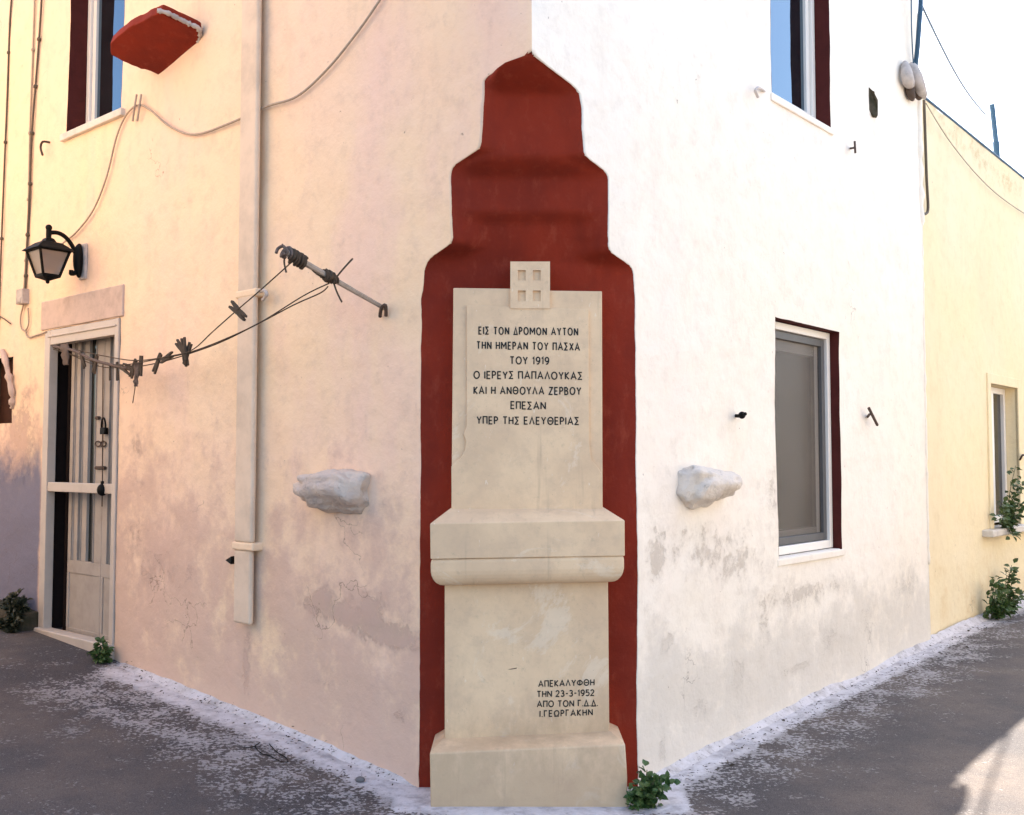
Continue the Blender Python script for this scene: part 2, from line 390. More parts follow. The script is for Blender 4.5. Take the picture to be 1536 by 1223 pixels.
stain_R = blobs(WR, [(982, 840, 12, 60, .55), (1060, 815, 60, 34, .42), (1105, 850, 40, 26, .45), (1215, 890, 60, 22, .5), (1360, 880, 18, 26, .55), (1050, 1062, 16, 22, .62), (1108, 1015, 10, 26, .6),
                     (1195, 1003, 26, 10, .62), (1003, 965, 12, 18, .5), (1145, 950, 12, 60, .42), (994, 1120, 5, 46, .6), (1245, 960, 26, 26, .42), (1300, 935, 26, 30, .35), (1160, 750, 14, 60, .35)])
low_R = lambda s, z: (1 - sstep(.25, 1.15, z - table(ZR, s))) * .95

def wall_grid(fr, smax, fine, openings, name, mat, stain, low, zbot=-.25):
    def lines(lo, hi, step, cuts):
        n = max(1, int(round((hi - lo) / step))); a = [lo + (hi - lo) * i / n for i in range(n + 1)]
        a = [x for x in a if all(abs(x - c) > step * .45 for c in cuts)] + [c for c in cuts if lo < c < hi]
        return sorted(set(a))
    sc_ = sorted({x for o in openings for x in o[:2]}); zc = sorted({x for o in openings for x in o[2:]})
    S_ = lines(0, fine, .035, sc_); S_ = S_[1:] + [fine + (smax - fine) * (i + 1) / 8 for i in range(8)]
    Z_ = lines(zbot, ZAPEX + .02, .013, zc); Z_ += [z for z in lines(ZAPEX + .02, TOPZ, .07, zc) if z > ZAPEX + .03]
    NE = 22; mb = MB(); st = []; lo = []; blue_shade = []
    for z in Z_:
        e = edge_s(fr, z)
        cols = [e + (0 - e) * i / NE for i in range(NE + 1)] + S_
        p0 = wall_point(fr, e, z)
        inner = p0 - fr.n * .012 + Vector((0, .004, 0))
        if z > ZAPEX: inner = p0
        mb.v.append(inner); st.append(0); lo.append(0); blue_shade.append(0)
        for s in cols:
            mb.v.append(wall_point(fr, s, z)); st.append(stain(s, z)); lo.append(low(s, z)); blue_shade.append(sstep(3.80, 3.95, s) * (1 - sstep(1.15, 1.95, z)) if fr is WL else 0)  # last mask: the painted bluish shade left of the door
    nc = NE + 2 + len(S_); cs = [None, *[-1e-3] * (NE + 1), *S_]
    for j in range(len(Z_) - 1):
        for i in range(nc - 1):
            if i >= NE + 1:
                s0 = 0 if i == NE + 1 else cs[i]; sm = (s0 + cs[i + 1]) / 2; zm = (Z_[j] + Z_[j + 1]) / 2
                if any(o[0] < sm < o[1] and o[2] < zm < o[3] for o in openings): continue
            if i == 0 and Z_[j] > ZAPEX: continue
            mb.f.append((j * nc + i, j * nc + i + 1, (j + 1) * nc + i + 1, (j + 1) * nc + i))
    return mb.build(name, mat, house, smooth=True, recalc=False, attrs={'stain': st, 'low': lo, 'blue': blue_shade})

DOOR = (2.80, 3.86, .262, 2.45)
WIN_L = (2.835, 3.60, 3.81, 5.15)
WIN_R = (1.41, 2.235, 3.63, 4.98)
WIN_LOW = (1.41, 2.295, .935, 2.343)
NICHE = (4.40, 4.85, 1.80, 2.30)
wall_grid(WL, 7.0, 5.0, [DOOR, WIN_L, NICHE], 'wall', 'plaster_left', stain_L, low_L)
wall_grid(WR, 3.87, 3.5, [WIN_R, WIN_LOW], 'wall', 'plaster_right', stain_R, low_R)
mb = MB()
a, b_ = WR.P(3.87, 0, 0), WR.P(3.87, -5, 0); c_ = WL.P(7, 0, 0); d_ = c_ - WL.n * 3
for q, r_ in ((a, b_), (b_, d_), (d_, c_)):
    mb.add([q - Vector((0, 0, .3)), r_ - Vector((0, 0, .3)), r_ + Vector((0, 0, TOPZ)), q + Vector((0, 0, TOPZ))], [(0, 1, 2, 3)])
mb.build('wall', 'plaster_right', house, recalc=False)
mb = MB(); mb.prism([q + Vector((0, 0, TOPZ - .02)) for q in (APEX, a, b_, d_, c_)], (0, 0, .16)); mb.build('roof', 'concrete', house)

def reveal(fr, o, depth, name, mat, parent):
    s0, s1, z0, z1 = o; mb = MB(); per = []
    n = 24
    for i in range(n): per.append((lerp(s0, s1, i / n), z0))
    for i in range(n): per.append((s1, lerp(z0, z1, i / n)))
    for i in range(n): per.append((lerp(s1, s0, i / n), z1))
    for i in range(n): per.append((s0, lerp(z1, z0, i / n)))
    N = len(per)
    for d in (.001, -.02, -depth - .05):
        for s, z in per:
            q = wall_point(fr, s, z); q = q + fr.n * d; mb.v.append(q)
    for r_ in range(2):
        for k in range(N): k2 = (k + 1) % N; mb.f.append((r_ * N + k, r_ * N + k2, (r_ + 1) * N + k2, (r_ + 1) * N + k))
    return mb.build(name, mat, parent, recalc=False)
def window(fr, o, depth, pane_mat, label, leaves=1, fw=.05, sash=.045, sill=True, cut=(0, 1), screen=False, thin=False):
    s0, s1, z0, z1 = o; e = .006; d = -depth
    mb = MB(); zb = z0 + .03
    mb.fbox(fr, s0 + e, s0 + fw, d - .06, d, zb, z1 - e); mb.fbox(fr, s1 - fw, s1 - e, d - .06, d, zb, z1 - e)
    mb.fbox(fr, s0 + fw, s1 - fw, d - .06, d - .001, zb, zb + fw); mb.fbox(fr, s0 + fw, s1 - fw, d - .06, d - .001, z1 - fw, z1 - e)
    wn = mb.build('window', 'upvc', house, bevel=.004); wn['label'] = label
    a0, a1, b0, b1 = s0 + fw + .004, s1 - fw - .004, zb + fw + .004, z1 - fw - .004
    mb = MB(); dd = d - .018
    for (p, q, r_, t) in ((a0, a0 + sash, b0, b1), (a1 - sash, a1, b0, b1), (a0 + sash, a1 - sash, b0, b0 + sash), (a0 + sash, a1 - sash, b1 - sash, b1)):
        mb.fbox(fr, p, q, dd - .035, dd - (0 if p in (a0, a1 - sash) else .001), r_, t)
    if leaves == 2:
        mid = (a0 + a1) / 2; mb.fbox(fr, mid - .04, mid + .04, dd - .035, dd + .004, b0 + sash, b1 - sash)
    mb.build('sash', 'rubber' if screen else 'upvc', wn, bevel=.003)
    mb = MB(); mb.fbox(fr, a0 + .01, a1 - .01, dd - .028, dd - .020, b0 + .01, b1 - .01); mb.build('pane', pane_mat, wn)
    reveal(fr, (s0, s1, z0, z1), depth + .06, 'reveal', 'maroon_shaded', wn)
    if sill:
        mb = MB(); k = .4 if thin else 1; mb.fbox(fr, s0 - .05 * k, s1 + .05 * k, -.005, .012 + .023 * (k == 1), z0 - .028 * (.7 if thin else 1), z0 + .022); mb.fbox(fr, s0 + .006, s1 - .006, d - .02, -.006, z0 - .02, z0 + .025)
        o_ = mb.build('sill', 'plaster_right' if thin else 'sillstone', wn, bevel=.006)
    return wn
window(WL, WIN_L, .125, 'skyglass', 'upper window with dark red reveal above the door', leaves=1)
window(WR, WIN_R, .098, 'skyglass', 'upper window reflecting blue sky on the white wall', leaves=1, thin=True)
lowwin = window(WR, WIN_LOW, .055, 'screen', 'lower window with grey insect screen on the white wall', screen=True, thin=True)
s0, s1, z0, z1 = WIN_LOW
mb = MB(); mb.fbox(WR, s0 + .06, s0 + .15, -.145, -.10, z0 + .08, z1 - .08); mb.fbox(WR, s1 - .15, s1 - .06, -.145, -.10, z0 + .08, z1 - .08); mb.fbox(WR, s0 + .15, s1 - .15, -.145, -.101, z0 + .08, z0 + .17); mb.fbox(WR, s0 + .15, s1 - .15, -.145, -.101, z1 - .17, z1 - .08)
mb.build('inner_sash', 'upvc', lowwin, bevel=.004)
mb = MB(); mb.fbox(WR, s0 + .02, s1 - .02, -.135, -.125, z0 + .05, z1 - .05); mb.build('inner_pane', 'skyglass', lowwin)
mb = MB(); mb.fbox(WR, s0 - .1, s1 + .1, -.42, -.40, z0 - .1, z1 + .1); mb.build('room_shade_panel', 'dark', lowwin)  # near-black panel, the unlit room's shade put into its colour
# red painted niche at the far left, plaster broken round it
mb = MB(); s0, s1, z0, z1 = NICHE; mb.fbox(WL, s0 - .02, s1 + .02, -.14, -.10, z0 - .02, z1 + .02)
nic = mb.build('niche_panel', 'oldred', house); reveal(WL, NICHE, .08, 'reveal', 'step', nic)

mb = MB(); mb.tube(smooth_path([WL.pt(*q) for q in [(4, 527, .01), (9, 545, .03), (14, 570, .03), (18, 592, .02), (19, 612, .0)]], 5), 0, 7, [.022 * (1 + .9 * noise.noise(Vector((k * .6, 9, 0)))) for k in range(21)])
mb.build('peeling_edge', 'concrete', nic, smooth=True)
# door ------------------------------------------------------------
s0, s1, z0, z1 = DOOR
mb = MB()
mb.fbox(WL, s0 + .004, s0 + .055, -.05, .012, z0, z1 - .004); mb.fbox(WL, s1 - .085, s1 - .004, -.05, .012, z0, z1 - .004)
mb.fbox(WL, s0 + .055, s1 - .085, -.05, .010, z1 - .11, z1 - .004); mb.fbox(WL, s0 + .055, s1 - .085, -.045, .006, 1.30, 1.365)
mb.fbox(WL, s0 + .03, s1 - .06, -.03, .020, z1 - .055, z1 - .042)
door = mb.build('door', 'aluminium', house, bevel=.004); door['label'] = 'open double door with white metal frame and barred glass leaves'
mb = MB(); mb.fbox(WL, s0 - .0, s1 - .005, -.05, .045, z0 - .09, z0 + .078); mb.build('threshold', 'aluminium', door, bevel=.008)
reveal(WL, DOOR, .22, 'reveal', 'wood_and_shade', door)  # reveal and hall backing coloured near black to stand for the hall's shade
mb = MB(); mb.fbox(WL, s0 - .1, s1 + .1, -.32, -.29, z0 - .1, z1 + .1); mb.build('hall_shade_panel', 'dark', door)
D0 = -.095                                         # plane of the leaves
def leaf(sa, sb, panes):
    mb = MB(); zt = z1 - .01; zp = z0 + .56
    mb.fbox(WL, sa, sb, D0 - .035, D0 - .006, z0 + .012, zp - .09)
    mb.fbox(WL, sa, sb, D0 - .036, D0, zp - .09, zp)
    mb.fbox(WL, sa, sb, D0 - .036, D0 - .001, z0 + .012, z0 + .09)
    mb.fbox(WL, sa, sb, D0 - .036, D0 - .001, zt - .05, zt)
    xs = sorted({sa, sb, *[q for p in panes for q in p]})
    for q, r_ in zip(xs, xs[1:]):
        if any(p[0] <= q and r_ <= p[1] for p in panes): continue
        mb.fbox(WL, q, r_, D0 - .036, D0, zp, zt - .05)
    mb.fbox(WL, sa, sa + .03, D0 - .036, D0 + .001, z0 + .09, zp - .09); mb.fbox(WL, sb - .03, sb, D0 - .036, D0 + .001, z0 + .09, zp - .09)
    for p in panes:                                # slim vertical beads beside the glass
        mb.fbox(WL, p[0], p[0] + .006, D0 - .03, D0 + .008, zp, zt - .05)
    lf = mb.build('leaf', 'door', door, bevel=.003)
    mb = MB()
    for p in panes: mb.fbox(WL, p[0] - .003, p[1] + .003, D0 - .026, D0 - .02, zp - .01, zt - .04)
    mb.build('glass', 'doorglass', door)
def sat(px, off=D0): return WL.hit(px, 700, off)[0]
mid = sat(154)
leaf(mid + .002, sat(104), [(sat(143), sat(131)), (sat(124), sat(118)), (sat(112.5), sat(108.5))])
leaf(s0 + .02, mid - .002, [(sat(168), sat(162))])
# the ajar old shutter edge: a red-brown board in the gap
mb = MB(); mb.fbox(WL, sat(96), sat(93), D0 - .15, D0 - .03, z0 + .01, z1 - .08); mb.build('shutter_edge', 'wood_and_shade', door)
mb = MB()
def dp(px, py, off): return WL.pt(px, py, D0 + off)
mb.tube([dp(154.5, 545, .012), dp(154, 640, .014), dp(153.5, 735, .03), dp(153, 760, .02)], .004, 6)
mb.build('chain', 'rust', door)
mb = MB(); mb.tube(smooth_path([dp(152, 650, .03), dp(152.5, 634, .035), dp(155, 627, .035), dp(158, 634, .035), dp(158, 650, .03)], 4), .007, 6)
s_, z_ = WL.hit(155, 645, D0 + .03); mb.fbox(WL, s_ - .03, s_ + .03, D0 + .01, D0 + .04, z_ - .03, z_ + .015); mb.build('padlock', 'dark', door, bevel=.004)
mb = MB(); mb.ball(dp(153.5, 735, .10), .035, .035, .04); mb.tube([dp(153.5, 722, .1), dp(153.5, 735, .1)], .012, 6); mb.build('padlock', 'dark', door, smooth=True)
for cx, cy in ((147, 666), (155, 666)):
    mb = MB(); mb.tube([WL.pt(cx + 4 * math.cos(t * .7), cy + 4 * math.sin(t * .7), D0 + .01) for t in range(10)], .005, 5); mb.build('ring_pull', 'rust', door)
mb = MB(); mb.tube([dp(144, 702, .012), dp(158, 702, .012)], .012, 6); mb.build('handle', 'rust', door)
mb = MB(); mb.tube([dp(144, 627, .012), dp(149, 627, .012)], .012, 6); mb.build('latch', 'rust', door)
# plaster band over the door
mb = MB(); s_a, za = 2.77, 2.47
mb.fbox(WL, 2.76, 3.93, -.02, .011, 2.455, 2.665); mb.build('lintel', 'concrete', house, bevel=.008)

# lumpy stones built into the walls -----------------------------
def lump(fr, px, py, ls, ln, lz, name, mat, seed, label, flat_top=True):
    s, z = fr.hit(px, py); mb = MB(); nu, nv = 48, 26; vs = []
    for j in range(nv + 1):
        a = math.pi * j / nv
        for k in range(nu):
            t = 2 * math.pi * k / nu
            x, y, zz = math.sin(a) * math.cos(t), math.sin(a) * math.sin(t), math.cos(a)
            sg = lambda v, e: math.copysign(abs(v) ** e, v)
            x, y, zz = sg(x, .6), sg(y, .7), sg(zz, .62)
            if flat_top and zz > 0: zz *= .85
            if zz < 0: y *= 1 + zz * .45
            zz *= 1 - .28 * x
            q = Vector((x * ls, y * ln, zz * lz)); q *= 1 + .26 * noise.noise(Vector((x * 1.6, y * 1.6, zz * 1.6 + seed * 5))) + .12 * noise.noise(Vector((x * 4, y * 4, zz * 4 + seed * 3))) + .04 * noise.noise(Vector((x * 11, y * 11, zz * 11)))
            vs.append(fr.P(s + q.x, q.y, z + q.z))
    fs = []
    for j in range(nv):
        for k in range(nu): k2 = (k + 1) % nu; fs.append((j * nu + k, j * nu + k2, (j + 1) * nu + k2, (j + 1) * nu + k))
    mb.add(vs, fs); o = mb.build(name, mat, house, smooth=True); o['label'] = label; return o
def rough_stone(name, c, d):
    m = Mat(name, .92, .12); b = m.mix(m.ramp(m.noise(7, 6, .7), .38, .68), c, d)
    b = m.mix(m.ramp(m.noise(26, 6, .7, (1, 1, .5)), .60, .72, 0, .75), b, tuple(x * .30 for x in c[:3]) + (1,)); m.color(b)
    n1 = m.bump(m.noise(11, 7, .65), .9, .03); m.bump(m.noise(45, 6, .7), .7, .01, n1); M[name] = m.m
rough_stone('washstone_cream', (.68, .56, .46, 1), (.56, .48, .43, 1)); rough_stone('washstone_white', (.74, .66, .57, 1), (.60, .54, .49, 1))
lump(WL, 508, 733, .25, .16, .112, 'stone_bracket', 'washstone_cream', 1, 'rounded whitewashed stone jutting from the cream wall')
lump(WR, 1052, 727, .235, .15, .10, 'stone_bracket', 'washstone_white', 2, 'rounded whitewashed stone jutting from the white wall below the iron hook')
# red slab bracket high on the cream wall, thin stone high on the white wall
def slab(fr, pts, thick, name, mat, label):
    mb = MB(); mb.prism(pts, (0, 0, thick)); o = mb.build(name, mat, house, bevel=.012, seg=2); o['label'] = label; return o
def tilted(fr, pts, vec, name, mat, label):
    mb = MB(); ring0 = [fr.pt(*p) for p in pts]; c = sum(ring0, Vector()) / len(ring0); rings = [ring0]
    out = []
    for k in range(len(ring0)):                    # break the straight edges a little
        a, b2 = ring0[k], ring0[(k + 1) % len(ring0)]
        for t in range(4):
            q = a.lerp(b2, t / 4); out.append(q + (q - c) * .05 * noise.noise(q * 9) + Vector((0, 0, .006 * noise.noise(q * 21))))
    mb.loft([out, [q + Vector(vec) for q in out]])
    o = mb.build(name, mat, house, bevel=.006, seg=2); o['label'] = label; return o
A0, A1, A2 = WL.pt(239, 113, -.01), WL.pt(297, 66, -.01), WL.pt(164, 72, .30)
pn = (A1 - A0).cross(A2 - A0).normalized()
def onpl(px, py): r_ = ray(px, py); return WL.n.dot(CAM + r_ * ((A0 - CAM).dot(pn) / r_.dot(pn)) - WL.o)
sp_ = [(239, 113), (262, 101), (288, 90), (296, 70), (297, 47), (272, 33), (240, 20), (226, 24), (205, 36), (180, 52), (163, 66), (167, 82), (184, 92), (212, 103)]
tilted(WL, [(a, b2, onpl(a, b2)) for a, b2 in sp_], Vector((0, 0, .06)) - WL.n * .02, 'stone_bracket', 'red', 'dark red painted stone slab projecting high on the cream wall')
mb = MB(); sp2 = [(236, 19), (252, 23), (268, 31), (284, 39), (298, 46), (299, 60), (297, 72)]
mb.tube(smooth_path([WL.pt(a, b2, onpl(a, b2)) + Vector((0, 0, .012)) for a, b2 in sp2], 6), 0, 7, [.014 * (1 + .9 * noise.noise(Vector((k * .7, 2, 0)))) for k in range(37)])
mb.build('mortar_edge', 'spout', house, smooth=True)
tilted(WR, [(1303, 130, .0), (1311, 138, .03), (1317, 150, .04), (1317, 173, .03), (1310, 174, .02), (1303, 164, .0)], WR.d * .05 + WR.n * -.03, 'stone_bracket', 'step', 'small grey stone sliver projecting high on the white wall')

# drain spout at the far top corner of the white wall
mb = MB()
def lobe(pts, rs): mb.tube(smooth_path([WR.pt(*p) for p in pts], 5), 0, 12, [table([(i / (len(rs) - 1), r_) for i, r_ in enumerate(rs)], k / (5 * (len(pts) - 1))) for k in range(5 * (len(pts) - 1) + 1)])
lobe([(1357, 94, .02), (1359, 106, .05), (1362, 120, .06), (1366, 131, .03)], [.015, .036, .044, .042, .025])
lobe([(1367, 96, .02), (1371, 106, .06), (1377, 122, .08), (1383, 138, .08), (1387, 146, .05)], [.015, .038, .046, .042, .034, .015])
spout = mb.build('drain_spout', 'spout', house, smooth=True); spout['label'] = 'lumpy whitewashed drain spout at the top of the wall end'
mb = MB()
lobe([(1363, 128, .02), (1366, 140, .04), (1369, 150, .02)], [.03, .035, .03, .012]); lobe([(1373, 130, .03), (1378, 140, .05), (1379, 149, .04)], [.03, .04, .035, .015])
mb.build('spout_mouth', 'rust', spout, smooth=True)
mb = MB(); pe = [WR.P(3.865 + .012 * noise.noise(Vector((i * .6, 0, 0))), -.008, 4.30 - i * .04) for i in range(90)]
mb.tube(pe, 0, 8, [(.030 if i < 25 else .018) * (1 + .5 * noise.noise(Vector((i * .45, 7, 0)))) for i in range(90)])
mb.build('plaster_edge', 'plaster_right', house, smooth=True)

# downpipe boxed and painted over -----------------------------
dpipe = MB(); zt = TOPZ; zb_ = .63
dpipe.fbox(WL, 1.235, 1.395, .030, .064, 1.07, zt)
dpipe.fbox(WL, 1.245, 1.40, .028, .060, zb_, 1.03)
dob = dpipe.build('downpipe', simple('painted_downpipe', (.74, .58, .43, 1), .8, .2, .45, 4, None, .3, 30), house, bevel=.014, seg=3); dob['label'] = 'flat drainpipe painted over on the cream wall'
for zz in (2.44, 1.05):
    mb = MB(); mb.fbox(WL, 1.215, 1.412, -.01, .067, zz - .022, zz + .022); mb.build('pipe_bracket', 'plaster_left', dob, bevel=.01)

# ------------------------------------------------------------------ memorial
mem = empty('memorial', (.07, 4.6, 0), 'stepped red corner niche with a pale inscribed stone tablet on a pedestal', 'memorial')
rows = []; zz = -.12
zs = []
while zz < ZAPEX - .012: zs.append(zz); zz += .010
zs.append(ZAPEX - .004)
mb = MB(); NC = 26
for z in zs:
    def edge(fr):
        q = wall_point(fr, edge_s(fr, z), z); return q + Vector((0, .003, 0)) - fr.n * .001
    a, b_ = edge(WL), edge(WR); zt_ = z
    my = 4.804 - .5 * soft(CUT_M, z)
    for i in range(NC + 1):
        u = i / NC; q = a.lerp(b_, u)
        wgt = sstep(0, .22, u) * sstep(0, .22, 1 - u)
        q.y = lerp(q.y, my, wgt) + .004 * noise.noise(Vector((q.x * 5, z * 5, 0))) * wgt
        mb.v.append(q)
for i in range(NC + 1): mb.v.append(APEX + Vector((0, .012, ZAPEX + .035)))
zs.append(9)
for j in range(len(zs) - 1):
    for i in range(NC): k = j * (NC + 1) + i; mb.f.append((k, k + 1, k + NC + 2, k + NC + 1))
mb.build('painted_niche', 'red', mem, smooth=True, recalc=False)

Y0, YP = 4.66, 4.645                               # tablet face, raised panel face
def XZ(px, py, Y): x, z = FH(px, py, Y); return Vector((x, Y, z))
def plate(pts, Y, depth): mb = MB(); mb.prism([XZ(px, py, Y) for px, py in pts], (0, depth, 0)); return mb
plate([(680, 432), (764, 433), (824, 436), (903, 437), (904, 765), (677, 765)], Y0, .17).build('tablet', 'stone', mem, bevel=.004)
chip = [(677, 700), (683, 692), (690, 688), (697, 676), (699, 662), (695, 651), (700, 640)]
panel = [(700, 458), (764, 460), (764, 462), (824, 463), (883, 464), (884, 668), (887, 690), (897, 702), (903.5, 712), (903.5, 765), (677.5, 765)] + chip
plate(panel, YP, .018).build('raised_panel', 'stone', mem, bevel=.002)
# little tower emblem with four sunk windows
tw = MB(); YT = YP - .005
xs = [765.5, 777, 788.5, 799.5, 811, 825]; ys = [392.5, 405.5, 421, 436, 452, 463]
def cell(i, j, Ya, Yb): a = XZ(xs[i], ys[j], Ya); b_ = XZ(xs[i + 1], ys[j + 1], Ya); tw.hexa([(a.x, Ya, b_.z), (b_.x, Ya, b_.z), (b_.x, Yb, b_.z), (a.x, Yb, b_.z), (a.x, Ya, a.z), (b_.x, Ya, a.z), (b_.x, Yb, a.z), (a.x, Yb, a.z)])
A = lambda i, j, Y: XZ(xs[i], ys[j], YT) + Vector((0, Y - YT, 0))
YB = YT + .014
for j in range(5):
    for i in range(5):
        hole = i in (1, 3) and j in (1, 3); Yf = YB if hole else YT
        tw.add([A(i, j, Yf), A(i + 1, j, Yf), A(i + 1, j + 1, Yf), A(i, j + 1, Yf)], [(0, 1, 2, 3)])
        if hole:
            for (p, q) in (((i, j), (i + 1, j)), ((i + 1, j), (i + 1, j + 1)), ((i + 1, j + 1), (i, j + 1)), ((i, j + 1), (i, j))):
                tw.add([A(*p, YT), A(*q, YT), A(*q, YB), A(*p, YB)], [(0, 1, 2, 3)])
for (p, q) in (((0, 0), (5, 0)), ((5, 0), (5, 5)), ((0, 5), (0, 0)), ((5, 5), (0, 5))):
    tw.add([A(*p, YT), A(*q, YT), A(*q, 4.84), A(*p, 4.84)], [(0, 1, 2, 3)])
tw.build('tower_emblem', 'stone', mem, recalc=False)
# rings of a three-sided moulding: (z left, z right, x0, x1, y front)
def ring(zl, zr, x0, x1, y, yb=4.83): return [Vector((x0, y, zl)), Vector((x1, y, zr)), Vector((x1, yb, zr)), Vector((x0, yb, zl))]
YL = 4.52
def fx(px, Y): return FH(px, 800, Y)[0]
def fz(py, Y): return FH(768, py, Y)[1]
mb = MB(); mb.loft([ring(fz(761, Y0), fz(761, Y0), fx(678, Y0), fx(905, Y0), Y0 + .002), ring(fz(786, YL), fz(781, YL), fx(645, YL), fx(937, YL), YL), ring(fz(839, YL), fz(834, YL), fx(646, YL), fx(937, YL), YL)])
mb.build('ledge', 'stone', mem, bevel=.003)
mb = MB(); rings = []
zt_, zb2 = fz(839.5, YL), fz(881, YL); hh = zt_ - zb2
for t in (0, .06, .14, .28, .45, .6, .72, .82, .9, .96, 1.):
    ins = .006 if t == 0 else (.002 if t < .1 else 0) + .058 * (1 - math.sqrt(max(0, 1 - max(0, (t - .38) / .62) ** 2)))
    rings.append(ring(zt_ - hh * t + .000, zt_ - hh * t + .016, fx(646, YL) + ins, fx(936, YL) - ins, YL + ins + .003))
mb.loft(rings); mb.build('roll_moulding', 'stone', mem, bevel=.004)
YS = 4.63
plate([(667, 878), (912, 870), (914, 1100), (667, 1110)], YS, .20).build('pedestal_block', 'stone', mem, bevel=.003)
YF = 4.50
mb = MB()
rr = [ring(fz(1108, YS), fz(1097, YS), fx(666, YS), fx(914, YS), YS + .002), ring(fz(1130, YF), fz(1117, YF), fx(646, YF), fx(936, YF), YF)]
for t in range(1, 9):
    y_ = 1124 + t * 11.5; wob = .004 * noise.noise(Vector((t * 1.3, 0, 0))); rr.append(ring(fz(y_ + 5 * (1 - t / 8), YF), fz(y_ - 5 * (1 - t / 8), YF), fx(646 + .2 * t, YF), fx(937 + .4 * t, YF) + wob, YF))
rr.append(ring(-.12, -.12, fx(647, YF), fx(940, YF), YF)); mb.loft(rr); mb.build('plinth', 'stone', mem, bevel=.006)

# lettering: each letter drawn as strokes (unit height)
def arc(cx, cy, rx, ry, a0, a1, n=14): return [(cx + rx * math.cos(R(lerp(a0, a1, i / n))), cy + ry * math.sin(R(lerp(a0, a1, i / n)))) for i in range(n + 1)]
G = {
 'Α': (.78, [[(0, 0), (.39, 1), (.78, 0)], [(.14, .33), (.64, .33)]]),
 'Ε': (.50, [[(.5, 1), (0, 1), (0, 0), (.5, 0)], [(0, .5), (.44, .5)]]),
 'Ι': (.0, [[(0, 0), (0, 1)]]),
 'Σ': (.58, [[(.56, 1), (.02, 1), (.40, .5), (.0, 0), (.58, 0)]]),
 'Τ': (.60, [[(0, 1), (.6, 1)], [(.3, .93), (.3, 0)]]),
 'Ο': (.82, [arc(.41, .5, .41, .5, 90, 450, 28)]),
 'Ν': (.66, [[(0, 0), (0, 1)], [(.03, .93), (.63, .07)], [(.66, 0), (.66, 1)]]),
 'Δ': (.66, [[(0, 0), (.33, 1), (.66, 0), (0, 0)]]),
 'Ρ': (.50, [[(0, 0), (0, 1), (.22, 1)] + arc(.22, .74, .28, .26, 90, -90) + [(.02, .48)]]),
 'Μ': (.86, [[(0, 0), (0, 1)], [(.03, .95), (.43, .34), (.83, .95)], [(.86, 1), (.86, 0)]]),
 'Υ': (.64, [[(0, 1), (.32, .45), (.64, 1)], [(.32, .40), (.32, 0)]]),
 'Η': (.60, [[(0, 0), (0, 1)], [(.6, 0), (.6, 1)], [(.06, .5), (.54, .5)]]),
 'Π': (.60, [[(0, 0), (0, 1), (.60, 1), (.60, 0)]]),
 'Χ': (.64, [[(0, 0), (.64, 1)], [(0, 1), (.64, 0)]]),
 'Λ': (.70, [[(0, 0), (.35, 1), (.70, 0)]]),
 'Κ': (.56, [[(0, 0), (0, 1)], [(.54, 1), (.06, .48), (.56, 0)]]),
 'Θ': (.82, [arc(.41, .5, .41, .5, 90, 450, 28), [(.16, .5), (.66, .5)]]),
 'Ζ': (.58, [[(.0, 1), (.56, 1), (.0, 0), (.58, 0)]]),
 'Β': (.52, [[(.2, .53), (.0, .53), (0, 1), (.20, 1)] + arc(.2, .765, .25, .235, 90, -90, 10) + arc(.22, .265, .30, .265, 90, -90, 10) + [(0, 0), (0, .50)]]),
 'Φ': (.86, [arc(.43, .5, .43, .36, 90, 450, 26), [(.43, 0), (.43, 1)]]),
 'Γ': (.46, [[(0, 0), (0, 1), (.46, 1)]]),
 'Ω': (.80, [arc(.40, .56, .40, .42, -60, 240, 24), [(.0, .04), (.80, .04)]]),
 '1': (.20, [[(0, .78), (.18, 1), (.18, 0)]]),
 '9': (.56, [arc(.28, .69, .28, .30, 0, 360, 18) , [(.555, .66), (.54, .35), (.38, .08), (.12, 0)]]),
 '2': (.56, [arc(.27, .73, .26, .27, 165, -25, 14) + [(.0, 0), (.56, 0)]]),
 '3': (.52, [arc(.24, .76, .24, .24, 150, -80, 12) + arc(.24, .27, .28, .27, 80, -150, 12)]),
 '5': (.54, [[(.50, 1), (.08, 1), (.03, .56)] + arc(.25, .32, .29, .32, 120, -145, 14)]),
 '-': (.36, [[(0, .48), (.36, .48)]]),
 '.': (.0, [[(0, -.02), (0, .10)]]),
 ' ': (.20, []),
}
def stroke(pts, wd):
    P_ = [Vector((a, b_)) for a, b_ in pts]; closed = (P_[0] - P_[-1]).length < 1e-4
    if closed: P_ = P_[:-1]
    n = len(P_); l, r_ = [], []
    for i in range(n):
        a = P_[i - 1] if (i > 0 or closed) else None; c = P_[(i + 1) % n] if (i < n - 1 or closed) else None
        d1 = (P_[i] - a).normalized() if a is not None else None; d2 = (c - P_[i]).normalized() if c is not None else None
        p = P_[i].copy()
        if d1 is None: d1 = d2
        if d2 is None: d2 = d1
        nn = Vector((-(d1 + d2).y, (d1 + d2).x)); nn = nn.normalized() if nn.length > 1e-6 else Vector((-d1.y, d1.x))
        k = min(1.9, 1 / max(.3, nn.dot(Vector((-d1.y, d1.x))))); l.append(p + nn * wd * .5 * k); r_.append(p - nn * wd * .5 * k)
    return l, r_, closed
